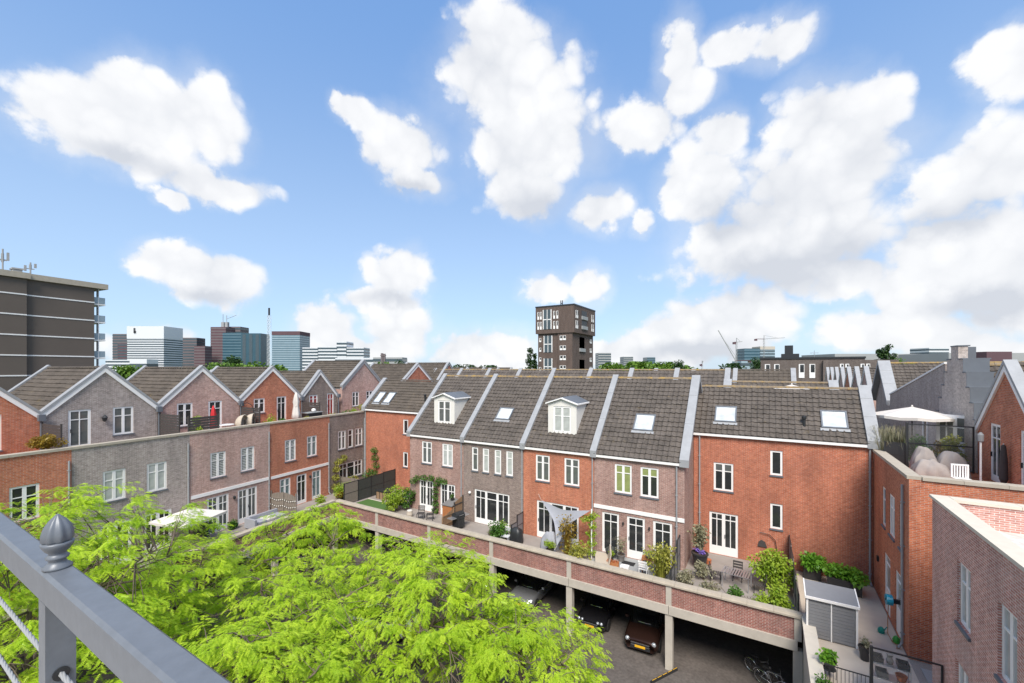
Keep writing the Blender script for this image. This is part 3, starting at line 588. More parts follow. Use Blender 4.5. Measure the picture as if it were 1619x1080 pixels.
h0 = street_house('corner_house', 'red brick set-back house with paired skylights beside the left wing', -33.1, -24.12, 27.6, 'brick_rust', 7.2, 2.5,
    [hole(5.06, .62, 5.06, 1.3), hole(5.06, .58, 2.12, 1.32)], cap_left=True, cap_right=False, tile='tile_brown', lich=False, capw=.24)
glazed(h0, 'window', 5.06, 5.06, .62, 1.3, (1,), 0, 0, 'glass'); glazed(h0, 'window', 5.06, 2.12, .58, 1.32, (1,), 0, 0, 'glass')
skylight(h0, 2.5, 7.2, .72, 1.62, .4, 1.36); skylight(h0, 2.5, 7.2, 2.02, 2.95, .4, 1.36); vent(h0, 7.0, .75, 7.9); downpipe(h0, .16, 0, 7.0)

def wing_house(name, label, loc, rz, w, bmat, low, up, lx0=0., eave=8.4, peak=None, back=7.4, group=None, end_wall=False, tile='tile_brown', band=None, off=3.5, upmat=None, rake='white_paint', lower=True, par=6.75, extra_r=0.):
    """house whose lower block ends in a roof terrace, with a gabled top floor set back behind it"""
    t = thing(name, label, 'house', loc, rz, group); peak = peak or eave + w / 2 * .97; k = (peak - eave) / (w / 2); wr = w + extra_r
    m = MB()
    if lower:
        facade(m, lx0 + .004, wr - .004, 0, par, [h[:4] for h in low])
        m.poly([(lx0 + .004, .30, 6.2), (wr - .004, .30, 6.2), (wr - .004, .30, par), (lx0 + .004, .30, par)])
        m.poly([(lx0 + .004, .3, 6.2), (wr - .004, .3, 6.2), (wr - .004, off, 6.2), (lx0 + .004, off, 6.2)])
        for x in (lx0 + .004, wr - .004): m.poly([(x, 0, 0), (x, off + back, 0), (x, off + back, 6.2), (x, .3, 6.2), (x, .3, par), (x, 0, par)])
    if end_wall:
        x = wr; m.box(x - .30, x - .003, .304, off + back + 1, 6.2, par)
    pl = [(-k, 1, eave - .12), (k, 1, eave - .12 + k * w)]
    facade(m, .02, w - .02, 6.2, peak, [h[:4] for h in up], off, .11, pl)
    for x in (.02, w - .02): m.poly([(x, off, 6.2), (x, off + back, 6.2), (x, off + back, eave - .1), (x, off, eave - .1)])
    m.poly([(.02, off + back, 0), (w - .02, off + back, 0), (w - .02, off + back, eave - .1), (w / 2, off + back, peak - .14), (.02, off + back, eave - .1)])
    m.build('wall', bmat, t)
    if lower:
        n = max(1, round((wr - lx0) / 1.1)); st = (wr - lx0) / n
        me = MB().box(.004, st - .004, -.06, .36, par + .003, par + .13).mesh('coping_stone'); me.materials.append(MATS['coping'])
        for i in range(n): link('coping_stone', me, t, loc=(lx0 + i * st, 0, 0))
        if end_wall:
            me = MB().box(-.36, .06, .004, 1.096, par + .003, par + .13).mesh('coping_stone'); me.materials.append(MATS['coping'])
            for i in range(int((off + back) / 1.1)): link('coping_stone', me, t, loc=(wr, .364 + i * 1.1, 0))
    r = MB(); y0, y1 = off + .25, off + back - .2
    for s in (0, 1):
        xa, xb = (0, w / 2) if s == 0 else (w, w / 2)
        r.prism([(xa, y0, eave - .24), (xb, y0, peak - .24), (xb, y0, peak - .12), (xa, y0, eave - .12)], (0, y1 - y0, 0))
    ro = r.build('roof', 'roof_felt', t); tm = MB(); Ls = math.hypot(w / 2, peak - eave); c, s_ = (w / 2) / Ls, (peak - eave) / Ls
    tiles(tm, (0, y1, eave - .11), (0, -1, 0), (c, 0, s_), y1 - y0, Ls); tiles(tm, (w, y0, eave - .11), (0, 1, 0), (-c, 0, s_), y1 - y0, Ls)
    tm.build('roof_tiles', tile, ro, kind='stuff')
    ridge_caps(MB(), (w / 2, y0, peak - .03), (w / 2, y1, peak - .03)).build('ridge_tiles', tile, ro, kind='stuff')
    for i, (ya, yb) in enumerate(((off - .10, off + .28), (off + back - .25, off + back + .12))):
        cp = MB(); bd = MB()
        for s in (0, 1):
            xa, xb = (-.0, w / 2) if s == 0 else (w, w / 2)
            cp.prism([(xa, ya, eave - .02), (xb, ya, peak - .02), (xb, ya, peak + .16), (xa, ya, eave + .16)], (0, yb - ya, 0))
            bd.prism([(xa, ya + .025, eave - .30), (xb, ya + .025, peak - .30), (xb, ya + .025, peak - .022), (xa, ya + .025, eave - .022)], (0, .09, 0))
        cpo = cp.build('gable_capping', 'zinc', t)
        if i == 0: bd.build('rake_board', rake, t)
    if band: MB().box(lx0 + .06, wr - .06, -.05, .02, band, band + .21).build('band', 'white_paint', t)
    return t
def fit(t, low, up, off=3.5):
    for lst, y0 in ((low, 0.), (up, off)):
        for h in lst:
            x0, x1, z0, z1, kind = h[:5]; mat = h[5] if len(h) > 5 else 'glass'
            if kind == 'w': glazed(t, 'window', x0, z0, x1 - x0, z1 - z0, (1, 1), .3, 0, mat, y0=y0)
            elif kind == 'n': glazed(t, 'window', x0, z0, x1 - x0, z1 - z0, (1,), .3, 0, mat, y0=y0)
            elif kind == 'd': glazed(t, 'door', x0, z0, x1 - x0, z1 - z0, (2,), .24, .2, mat, y0=y0, sill=False, handle=True)
            elif kind == 'dd': glazed(t, 'door', x0, z0, x1 - x0, z1 - z0, (2, 2), .24, .3, mat, y0=y0, sill=False, handle=True)
            elif kind == 'p': glazed(t, 'door', x0, z0, x1 - x0, z1 - z0, (1,), .22, 1.0, mat, y0=y0, sill=False)
            elif kind == 'ww': glazed(t, 'window', x0, z0, x1 - x0, z1 - z0, (2, 1, 2), .3, .0, mat, y0=y0)
WZ = (3.67, 5.34); UZ = (6.22, 8.52)
LEFT = [
 (-26.2, -20.75, 'orange brick house at the far left edge, behind the nearest tree', 'brick_red', [(1.2, 2.2, *WZ, 'w'), (3.3, 4.3, *WZ, 'w'), (1, 2.4, .02, 2.4, 'dd')], [(.9, 1.8, *UZ, 'd'), (3.0, 4.05, 6.7, 8.55, 'w')], None),
 (-20.75, -15.25, 'grey-brown brick house with lantern between door and window on its gable', 'brick_grey', [(1.24, 2.24, *WZ, 'w', 'glass_blind'), (3.24, 4.25, *WZ, 'w', 'glass_blind'), (1.1, 2.5, .02, 2.4, 'dd'), (3.1, 4.5, .02, 2.4, 'dd')], [(1.12, 2.12, *UZ, 'd', 'glass_curtain'), (3.14, 4.18, 6.83, 8.53, 'w', 'glass_curtain')], None),
 (-15.25, -9.79, 'mauve brick house with two basket chairs and red parasol on its roof terrace', 'brick_pink', [(1.23, 2.23, *WZ, 'w', 'glass_shutter'), (3.25, 4.25, *WZ, 'w', 'glass_shutter'), (1.03, 2.43, .02, 2.42, 'dd', 'glass_curtain'), (3.04, 4.45, .02, 2.42, 'dd', 'glass_curtain')], [(1.12, 2.12, 6.9, 8.5, 'w'), (3.16, 4.14, *UZ, 'd')], 2.62),
 (-9.79, -4.23, 'orange-red brick house with closed white parasol on its roof terrace', 'brick_red', [(1.24, 2.22, *WZ, 'w', 'glass_shutter'), (3.26, 4.24, *WZ, 'w', 'glass_teal'), (.8, 1.74, .6, 2.4, 'w', 'glass_teal'), (2.29, 3.22, .02, 2.38, 'd'), (3.74, 4.66, .02, 2.38, 'd', 'glass_teal')], [(1.15, 2.12, 7.3, 8.48, 'w'), (3.18, 4.1, *UZ, 'd')], 2.60),
 (-4.23, 0.0, 'dark grey brick house with red curtained terrace door in the left corner', 'brick_brown', [(.95, 1.85, *WZ, 'w', 'glass_curtain'), (2.11, 2.72, *WZ, 'n'), (2.97, 3.92, *WZ, 'w', 'glass_curtain'), (1.06, 3.88, .9, 2.36, 'ww')], [(.9, 1.84, 7.4, 8.46, 'w', 'glass_red'), (2.94, 3.75, *UZ, 'd', 'glass_red')], None)]
left_houses = []
for i, (s0, s1, lab, bm, low, up, band) in enumerate(LEFT):
    x, y = LW(s0); pk = 10.95 if i < 4 else 10.6
    t = wing_house('wing_house', lab, (x, y, DECK), TH, s1 - s0, bm, low, up, group='gabled houses of the left wing', band=band, eave=8.4 if i < 4 else 8.3, peak=pk + .05)
    fit(t, low, up); left_houses.append(t); downpipe(t, s1 - s0 - .12, 0, 6.2)
    MB().tube([(s1 - s0, 3.38, 6.2), (s1 - s0, 3.38, 8.1)], .05, 8).box(s1 - s0 - .14, s1 - s0 + .14, 3.22, 3.42, 8.05, 8.4).build('hopper', 'lead', t)
t2 = left_houses[1]; MB().lathe([(.03, 0), (.10, .06), (.14, .22), (.17, .24), (.05, .38), (.02, .42)], (2.66, 3.28, 7.72), 8).box(2.63, 2.69, 3.28, 3.5, 7.95, 8.0).build('lantern', 'black_metal', t2)
for tt, x in ((left_houses[2], 2.75), (left_houses[3], 3.5)): MB().lathe([(.03, 0), (.08, .05), (.09, .2), (.03, .26)], (x, -.1, 1.9), 8).build('wall_lamp', 'black_metal', tt)
# further gabled houses of the left wing, beyond the set-back house
for (s0, s1, lab, bm, up, pk) in ((.55, 6.6, 'large mauve brick gable rising behind the set-back red house', 'brick_pink', [(1.4, 2.35, 7.0, 8.5, 'w'), (3.4, 4.4, 7.0, 8.5, 'w')], 11.75), (9.75, 16.4, 'far red brick gable with white edges behind the middle row roofs', 'brick_rust', [(1.5, 2.4, 7.0, 8.5, 'w')], 11.5), (17.4, 23.2, 'farthest red brick gable of the left wing with grey capping', 'brick_rust', [(2.5, 3.4, 7.0, 8.5, 'w')], 11.75)):
    x, y = LW(s0); t = wing_house('wing_house', lab, (x, y, DECK), TH, s1 - s0, bm, [], up, eave=9.1, peak=pk, group='gabled houses of the left wing', rake='zinc' if s0 != 9.75 else 'white_paint')
    fit(t, [], up)
# right wing: red brick house, then the stepped gable beyond it
low = [(1.35, 2.0, 3.72, 5.5, 'n'), (2.65, 3.6, 3.72, 5.5, 'w', 'glass_blind'), (4.3, 4.95, 3.72, 5.5, 'n'), (1.75, 2.85, .02, 2.62, 'p', 'glass_blind'), (3.7, 4.8, .02, 2.62, 'p', 'glass_blind')]
low = [(a + .0, b, c, d, *r) for (a, b, c, d, *r) in low]
up = [(1.25, 2.2, 6.22, 8.62, 'd'), (3.75, 4.9, 6.22, 8.62, 'd', 'glass_blind')]
r1 = wing_house('wing_house', 'orange-red brick corner house of the right wing with pointed white-edged gable', (4.53, 27.07, DECK), -math.pi / 2, 5.45, 'brick_red', low, up, lx0=-.52, eave=8.35, peak=11.1, end_wall=True, extra_r=.25)
fit(r1, low, up); downpipe(r1, 5.1, 0, 6.4)
MB().box(.55, .7, -.08, .0, 1.7, 1.95).build('mailbox', 'black_metal', r1)
# stepped gable house
t = thing('stepped_gable_house', 'mauve-grey brick house with stepped gable capped in dark lead', 'house', (8.03, 32.5, DECK), -math.pi / 2)
w = 5.43; steps = [(0, 8.55), (.42, 9.3), (.84, 10.0), (1.26, 10.7), (1.68, 11.35), (2.25, 12.0)]
pts = []; xs = [s[0] for s in steps]
prof = []
for i, (x, z) in enumerate(steps):
    prof.append((x, z)); prof.append((steps[i + 1][0] if i + 1 < len(steps) else w - steps[i][0], z))
rp = []
for i in range(len(steps) - 2, -1, -1): rp += [(w - steps[i + 1][0], steps[i][1]), (w - steps[i][0], steps[i][1])]
outline = [(0, 0), *prof, *rp, (w, 0)]
m = MB()
cols = sorted({x for x, z in outline})
for i in range(len(cols) - 1):
    xm = (cols[i] + cols[i + 1]) / 2; ht = max(z for (x, z) in steps if min(xm, w - xm) >= x - 1e-6)
    hs = [h for h in ((1.35, 1.9, 6.5, 8.3), (3.3, 3.9, 6.5, 8.3)) if False]
    m.box(cols[i], cols[i + 1], 0, .34, 0, ht)
m.box(0, .2, .34, 8, 0, 8.2).box(w - .2, w, .34, 8, 0, 8.2)
m.build('wall', 'brick_pale', t)
for i, (x, z) in enumerate(steps):
    x2 = steps[i + 1][0] if i + 1 < len(steps) else w - x
    MB().box(x - .03, x2 + (.0 if i + 1 < len(steps) else .03), -.03, .42 if i == 5 else .95, z + .003, z + .06).box(x - .028, x - .004, -.0, .9, z - .68, z + .002).build('step_cap', 'lead', t)
    if i + 1 < len(steps): MB().box(w - x2, w - x + .03, -.03, .95, z + .003, z + .06).box(w - x + .004, w - x + .028, 0, .9, z - .68, z + .002).build('step_cap', 'lead', t)
r = MB().prism([(.0, .36, 8.1), (w / 2, .36, 11.0), (w, .36, 8.1)], (0, 13.5, 0)).build('roof', 'roof_felt', t)
tw_, nt2 = .34, 0
c_, s_ = (w / 2) / math.hypot(w / 2, 2.9), 2.9 / math.hypot(w / 2, 2.9)
tmesh = tiles(MB(), (0, 0, 0), (1, 0, 0), (0, c_, s_), .34, .36, tw=.34, course=.36).mesh('roof_tile'); tmesh.materials.append(MATS['tile_grey'])
for j in range(11):                                        # near slope of this roof: each tile can be told apart
    for i in range(13):
        o = link('roof_tile', tmesh, r, loc=(w + .02 - c_ * .36 * j, .96 + i * .34, 8.12 + s_ * .36 * j), rz=math.pi / 2)
tm = tiles(MB(), (w, 5.4, 8.12), (0, 1, 0), (-c_, 0, s_), 8.4, math.hypot(w / 2, 2.9)); tiles(tm, (0, 13.8, 8.12), (0, -1, 0), (c_, 0, s_), 12.8, math.hypot(w / 2, 2.9)); tm.build('roof_tiles', 'tile_grey', r, kind='stuff')
ridge_caps(MB(), (w / 2, 1.0, 11.08), (w / 2, 13.8, 11.08), .15).build('ridge_tiles', 'lichen', r, kind='stuff')
glazed(t, 'window', 1.0, 6.3, 1.0, 2.0, (1,), .3, 0, 'glass', y0=-.08)
glazed(t, 'door', 3.0, 6.25, .62, 2.1, (1,), .3, .5, 'glass_blind', y0=-.08, sill=False)
od = thing('open_casement', 'open white six-pane casement beside the stepped gable', 'window', (7.72, 28.75, 10.0), math.radians(-40)); glazed(od, 'window', -.7, 1.05, 1.45, 1.4, (2, 1), .4, 0, 'glass_curtain', sill=False, frame=.11)
MB().box(-.70, .75, .036, .10, 0, 1.045).build('panel', 'white_paint', od)
MB().box(4.55, 8.0, 27.62, 40, 0, 9.96).build('terrace_block', 'brick_grey', label='low grey brick block carrying the terrace with the open parasol', cat='house')
# grey sloping wall and roofs right behind it
t = thing('side_house', 'grey brick house with long sloping white-edged wall beyond the open parasol', 'house', (8.1, 43.4, DECK), -math.pi / 2)
m = MB().prism([(0, 0, 0), (12, 0, 0), (12, 0, 11.15), (.2, 0, 8.9), (0, 0, 8.86)], (0, .3, 0)); m.box(0, .3, .3, 9, 0, 8.6); m.build('wall', 'brick_grey', t)
MB().prism([(-.05, -.04, 8.86), (12, -.04, 11.16), (12, -.04, 11.26), (-.05, -.04, 8.97)], (0, .5, 0)).build('edge_trim', 'white_paint', t)
glazed(t, 'window', 8.3, 6.2, .85, 2.1, (1,), .35, 0, 'glass', y0=-.085)
s = street_house('row_house', 'grey tiled roof with lichen ridge behind the sloping grey wall', 8.4, 18.5, 44.2, 'brick_grey', 8.3, 3.0, [], cap_left=True, capw=.4)

# near building at the right edge of the picture
t = thing('near_building', 'pink-red brick building with pale stone coping at the right edge', 'building', (4.53, 18.72, DECK), -math.pi / 2)
L = 14.5; hs = [(2.1, 3.02, 3.85, 5.58), (4.55, 5.45, 3.85, 5.58), (7.0, 7.9, 3.85, 5.58), (1.96, 2.88, .65, 2.75), (4.5, 5.4, .65, 2.75), (7, 7.9, .65, 2.75)]
m = MB(); facade(m, 0, L, -3.8, 6.75, hs, 0, .14); m.poly([(0, 0, -3.8), (0, 10, -3.8), (0, 10, 6.75), (0, 0, 6.75)])
m.box(.0, .33, .33, 10, 6.0, 6.748).box(.334, L, .02, .33, 6.0, 6.748); m.poly([(.3, .3, 6.05), (L, .3, 6.05), (L, 10, 6.05), (.3, 10, 6.05)]); m.poly([(L, 0, -3.8), (L, 10, -3.8), (L, 10, 6.75), (L, 0, 6.75)])
m.build('wall', 'brick_near', t)
for h in hs: glazed(t, 'window', h[0], h[2], h[1] - h[0], h[3] - h[2], (1, 1), .3, 0, 'glass_blind', y=.07)
me = MB().box(.004, 1.446, -.06, .38, 6.752, 6.84).mesh('coping_stone'); me.materials.append(MATS['coping_pale'])
me2 = MB().box(-.06, .38, .004, 1.446, 6.752, 6.84).mesh('coping_stone'); me2.materials.append(MATS['coping_pale'])
for k in range(10): link('coping_stone', me, t, loc=(-.06 + k * 1.45, 0, 0))
for k in range(6): link('coping_stone', me2, t, loc=(0, .39 + k * 1.45, 0))
# the building the photographer stands on
t = thing('balcony_building', 'brick apartment building under the camera balcony', 'building', (0, 0, 0))
MB().box(-9, 3.6, -9, -.9, 0, 12.98).build('wall', 'brick_brown', t); MB().box(-7, 3.4, -.9, .40, 12.9, 13.1).build('balcony_slab', 'concrete', t)

# ------------------------------------------------------------------ rows of roofs behind
xs = [-26.6 + 4.65 * k for k in range(-3, 6)]
labs = ['leftmost tiled roof of the second row, beyond the set-back red house', 'second-row tiled roof left of the white gables', 'second-row tiled roof above the leftmost dormer house', 'second-row tiled roof just left of the dark tower', 'second-row tiled roof right in front of the dark tower',
        'second-row tiled roof just right of the dark tower', 'second-row tiled roof behind the mauve end house', 'last tiled roof of the second row, next to the wide corner house']
for i in range(8):
    street_house('row_house', labs[i], xs[i], xs[i + 1], 42.4, ['brick_mauve', 'brick_red', 'brick_brown'][i % 3], 6.8, 3.9, [], cap_left=(i == 0), group='second row of houses', tw=.42, capw=.24)
street_house('row_house', 'lower tiled roof peeping over the ridge of the wide rust-red house', -2.9, 4.2, 37.5, 'brick_mauve', 7.25, 2.5, [], cap_left=True, group='roofs behind the corner house', tw=.36, capw=.3)
for i, (a, b, lab) in enumerate(((-13.5, -8.6, 'dark tiled roof of the third row above the mauve end house'), (-8.6, -3.6, 'dark tiled roof of the third row between two pale cappings'), (-3.6, 2.6, 'third-row tiled roof below the dark apartment block'))):
    street_house('row_house', lab, a, b, 58, 'brick_brown', 6.9, 3.8, [], cap_left=(i == 0), group='third row of houses', tw=.5, tile='tile_brown', lich=False, capw=.26)
ALAB = ['nearest pale-capped pointed gable of the receding row at right', 'second pointed gable of the receding row at right', 'third pointed gable of the receding row at right', 'orange brick pointed gable, fourth of the receding row at right', 'fifth pointed gable of the receding row at right', 'sixth pointed gable of the receding row at right', 'farthest pointed gable of the receding row at right']
for k in range(7):
    wing_house('wing_house', ALAB[k], (8.2, 56.6 + 5.3 * k, DECK), -math.pi / 2, 5.25, ['brick_pink', 'brick_mauve', 'brick_red'][k % 3], [], [], eave=8.3, peak=11.0, off=0, lower=False, group='receding gables at the right', tile='tile_grey', rake='white_paint')
GL = ['nearest small white-edged gable beyond the leftmost dormer', 'second small white-edged gable beyond the leftmost dormer', 'third small white-edged gable, left of the dark tower', 'fourth small white-edged gable, closest to the dark tower']
for k in range(4):
    wing_house('wing_house', GL[k], (-51, 65 + 5.6 * k, DECK), math.pi / 2, 5.4, 'brick_brown', [], [], eave=8.2, peak=11.15, off=0, lower=False, group='small white gables far behind', rake='white_paint')
# roofs behind the left wing
for i, (px, Z, w, lab) in enumerate(((30, 62, 9, 'brown tiled roof behind the far left gables'), (235, 66, 8, 'dark roof behind the lantern house'), (300, 75, 12, 'dark roof with pale capping below the maroon tower'), (470, 72, 10, 'dark gabled roof left of the large mauve gable'), (640, 95, 20, 'dark roofs in front of the pale office block'))):
    x, y, z = at_depth(px, 583, Z); r = street_house('row_house', lab, 0, w, 0, 'brick_brown', 7.0, 3.7, [], cap_left=True, group='roofs behind the left wing', tw=.55, tile='tile_brown', lich=False, capw=.26)
    r.location = (x, y, DECK + (-.25 if i != 3 else .1)); r.rotation_euler = (0, 0, TH - math.pi / 2 if i != 2 else math.radians(8))

# ------------------------------------------------------------------ big buildings
t = thing('apartment_block', 'brown brick apartment block with white floor lines at the left', 'building', (-91, 23.4, 0), TH - math.pi)
m = MB().box(0, 26, -14, 0, 0, 27.4).build('wall', 'flat_brown', t)      # local x runs back towards the camera, +y faces the court
MB().box(7.5, 26, .0, .5, 0, 27.38).build('projection', 'flat_brown', t)
for k in range(9):
    z = 25.05 - 2.85 * k
    if z > 1: MB().box(-.02, 7.49, 0, .05, z, z + .17).box(7.49, 26, .5, .55, z, z + .17).build('floor_line', 'white_paint', t)
MB().box(-1.6, 7.2, -14.4, .35, 27.4, 28.2).box(7.2, 26, -14.4, .85, 27.39, 28.19).build('roof_edge', 'coping', t)
for k in range(8):
    z = 25.0 - 2.85 * k; MB().box(-1.5, -.02, -12, -.3, z - .18, z + .05).build('balcony_slab', 'white_paint', t); MB().box(-1.48, -1.44, -11.9, -.35, z + .1, z + 1.05).box(-1.44, -.05, -.37, -.33, z + .1, z + 1.05).build('balcony_rail', 'pale_blue_glass', t); MB().box(-.7, -.6, -.9, -.3, z + .05, z + 2.66).build('balcony_wall', 'tower_white', t)
for (x, zz, r, lab) in ((9.3, 3.3, .5, 'antenna mast with panel at the left roof edge'), (6.6, 2.0, .25, 'cluster of phone antennas on the brown block roof')):
    a = thing('roof_antenna', lab, 'antenna', (-91 - math.cos(TH) * x - 2, 23.4 - math.sin(TH) * x, 28.2), 0)
    MB().tube([(0, 0, 0), (0, 0, zz)], .10, 6).build('mast', 'tower_grey', a)
    for q in range(3): MB().box(-.2, .05, -.62 + q * .5, -.38 + q * .5, zz * .35 + .3 * q, zz * .75 + .2 * q).box(-.06, .0, -.5 + .45 * q, 0.05, zz * .5, zz * .56).build('panel', 'tower_grey', a)
MB().box(-92.5, -91.2, 15.0, 15.9, 28.2, 28.75).box(-92.6, -91.1, 14.9, 16.0, 28.8, 29.0).box(-92.2, -91.5, 15.2, 15.7, 28.74, 28.81).build('roof_vent', 'tower_grey', label='squat vent box on the brown block roof', cat='vent')
# dark tower in the middle
t = thing('dark_tower', 'dark brick apartment tower with overhanging top in the middle distance', 'building', (-76.5, 144.5, 0), 0)
W, D, H = 15.9, 22, 38.0
MB().box(.7, W - .9, .7, D - 1, 0, 28).box(0, W, 0, D, 28, H).box(9.2, W - .87, .35, D - .2, 0, 27.99).build('wall', 'brick_tower', t)
MB().box(-.1, W + .1, -.1, D + .1, H, H + .5).build('roof_edge', 'black_metal', t)
def far_win(t, x0, x1, z0, z1, y, mat='glass', n=2, side=False):
    m = MB(); k = (x1 - x0) / n
    for i in range(n):
        a, b = x0 + i * k + .12, x0 + (i + 1) * k - .12
        m.box(a, b, y - .10, y + .02, z0, z1) if not side else m.box(y - .02, y + .10, a, b, z0, z1)
    f = m.build('window', 'white_paint', t)
    g = MB()
    for i in range(n):
        a, b = x0 + i * k + .34, x0 + (i + 1) * k - .2
        g.box(a, b, y - .14, y - .102, z0 + (z1 - z0) * .42, z1 - .12) if not side else g.box(y + .102, y + .14, a, b, z0 + (z1 - z0) * .42, z1 - .12)
    g.build('pane', mat, f)
for z in (29.6, 33.4):
    for x in (.7, 1.8, 7.4, 8.7): far_win(t, x, x + .95, z, z + 2.9, 0, n=1)
    for y in (1.2, 2.6, D - 4.5, D - 2.8): far_win(t, y, y + 1.1, z, z + 2.9, W, n=1, side=True)
for (z0, z1, y) in ((29.6, 37, 0), (20.9, 27.2, .7), (12.4, 18.6, .7), (4, 10.4, .7)):
    f = MB().box(3.4, 6.6, y - .12, y + .02, z0, z1).build('bay_window', 'window_strip', t)
    MB().box(3.2, 3.5, y - .2, y - .0, z0, z1).box(6.5, 6.8, y - .2, y, z0, z1).box(3.5, 6.5, y - .2, y - .125, (z0 + z1) / 2 - .2, (z0 + z1) / 2 + .1).box(4.9, 5.1, y - .2, y - .125, z0, z1).build('bay_frame', 'white_paint', f)
for k in range(7):
    z = 25.3 - 3.7 * k; far_win(t, 9.9, 12.6, z, z + 1.7, .35, n=2); far_win(t, 1.15, 2.2, z - .4, z + 1.1, .7, n=1)
    if z > 0: far_win(t, D - 4, D - 1.6, z - .4, z + 1.2, W - .9, n=2, side=True)
for (z0, z1) in ((29.5, 33), (33.2, 36.8), (21, 26.8), (12.6, 18.2), (4, 10)):
    y = W if z0 > 28 else W - .9
    b = MB().box(y - .6, y + .03, 7.2, 12.4, z0, z1).build('loggia', 'black_metal', t); MB().box(y + .03, y + .5, 7.0, 12.6, z0 + .2, z0 + 1.5).build('balcony', 'tower_grey', b)
m = MB()
for x in (8.3, 9.0): m.tube([(x, 5, H + .5), (x, 5, H + 2.9)], .18, 6)
m.box(8.3, 9.0, 4.9, 5.1, H + 1.6, H + 1.9).build('roof_flue', 'black_metal', t)
# dark apartment block with white French balconies
t = thing('dark_apartments', 'low dark brick apartment block with white French balconies at right', 'building', (-1.3, 100, 0), 0)
MB().box(0, 16.5, 0, 9, 0, 16.6).box(10.2, 21, -.8, 8, 0, 16.3).build('wall', 'brick_dark', t); MB().box(-.15, 16.6, -.15, 9.1, 16.6, 16.95).build('roof_edge', 'black_metal', t)
MB().box(3.6, 6.6, 2, 5, 16.95, 17.7).box(4.2, 5.6, 2.4, 4, 17.7, 19.4).build('lift_shaft', 'black_metal', t)
for x in (.6, 2.2, 6.3, 8.0): far_win(t, x, x + 1.15, 12.9, 15.6, 0, n=1); 
for x in (12.6, 15.6): far_win(t, x, x + 1.6, 13.4, 15.6, -.8, n=2)
MB().tube([(9.2, 4, 16.9), (9.2, 4, 18.3)], .05, 5).box(8.5, 9.9, 3.95, 4.05, 17.8, 17.9).box(8.7, 8.75, 3.6, 4.4, 17.8, 17.9).build('aerial', 'steel', t)

def tower(name, label, x0, x1, top, Z, mat, depth=25, bands=0, band_mat='window_strip', vert=0, cap=None, base=0., yaw=0., group=None):
    x, y, z = at_depth((x0 + x1) / 2, top, Z); w = (x1 - x0) / F * Z; h = z
    t = thing(name, label, 'building', (x, y, 0), YAW + yaw, group)
    MB().box(-w / 2, w / 2, 0, depth, base, h).build('wall', mat, t)
    if cap: MB().box(-w / 2 - .3, w / 2 + .3, -.3, depth + .3, h - cap[0], h + .2).build('crown', cap[1], t)
    top_z = h - (cap[0] if cap else 0)
    for k in range(bands):
        zz = top_z - (top_z - 8) * (k + .78) / bands; MB().box(-w / 2 - .12, w / 2 + .12, -.25, depth + .1, zz, zz + (top_z - 8) / bands * .46).build('window_band', band_mat, t)
    if vert:
        m = MB()
        for k in range(vert): xx = -w / 2 + w * (k + .25) / vert; m.box(xx, xx + w / vert * .5, -.3, 0, 9, top_z - 2)
        m.build('window_column', band_mat, t)
    return t
G = 'skyline towers'
tower('office_tower', 'white office tower with dark window bands on the left skyline', 201, 259, 516, 700, 'tower_white', 40, 15, cap=(20, 'tower_white'), yaw=.0, group=G)
x, y, z = at_depth(213, 522.5, 699); sg = thing('tower_sign', 'small dark emblem near the top of the white tower', 'sign', (x, y, z - 4.5), YAW); MB().box(-1.6, -.4, -.5, 0, 0, 8).box(-.4, 1.4, -.5, 0, 3, 4.6).box(.4, 1.6, -.5, 0, 0, 4).box(-1.6, 1.0, -.5, 0, 7.2, 8.4).build('emblem', 'black_metal', sg)
tower('low_office', 'low white office wing at the foot of the white tower', 167, 206, 569, 640, 'tower_white', 30, 4, group=G)
tower('low_office', 'plain pale block at the foot of the white tower', 205, 232, 568, 620, 'tower_white', 20, 1, group=G)
tower('flat_tower', 'brown residential tower left of the white tower', 178, 201, 528, 860, 'tower_brown', 25, 14, group=G); tower('flat_tower', 'maroon block tucked in front of the brown tower', 186, 202, 543, 800, 'tower_maroon', 20, 10, group=G)
tower('flat_tower', 'maroon block right of the white tower', 259, 272, 545, 720, 'tower_maroon', 20, 9, band_mat='tower_brown', group=G)
tower('flat_tower', 'grey residential tower with stepped top', 287, 311, 534, 900, 'tower_brown', 25, 12, group=G); tower('flat_tower', 'maroon block leaning on the grey residential tower', 307, 324, 547, 860, 'tower_maroon', 20, 9, band_mat='tower_brown', group=G)
tower('flat_tower', 'tall brown tower with masts and a crane arm on top', 333, 357, 517, 900, 'tower_maroon', 30, 16, band_mat='tower_brown', group=G)
tower('flat_tower', 'brown tower section under the rooftop masts', 349, 380, 516.5, 930, 'tower_brown', 30, 12, group=G)
tower('glass_tower', 'teal glass tower with pale window strip', 352, 382, 526, 800, 'tower_teal', 30, 14, band_mat='tower_glass', group=G); tower('glass_tower', 'dark blue-green glass tower at the end of the cluster', 381, 412, 527, 780, 'tower_teal', 30, 0, vert=3, band_mat='window_strip', group=G)
tower('glass_tower', 'grey glass office tower with red-edged roof', 430, 474, 524, 700, 'tower_glass', 35, 17, band_mat='pale_blue_glass', cap=(6, 'tower_maroon'), group=G)
x, y, z = at_depth(357, 516, 920); t = thing('roof_masts', 'twin masts with crane arm above the brown tower', 'mast', (x, y, z), YAW)
for dx, hh in ((-6, 26), (2, 24)): MB().box(dx - 3, dx + 3, -2, 4, -2, 9).tube([(dx, 0, 9), (dx, 0, hh)], .6, 5).build('mast', 'tower_grey', t)
MB().tube([(2, 0, 16), (23, 0, 24)], .5, 5).build('crane_arm', 'tower_grey', t)
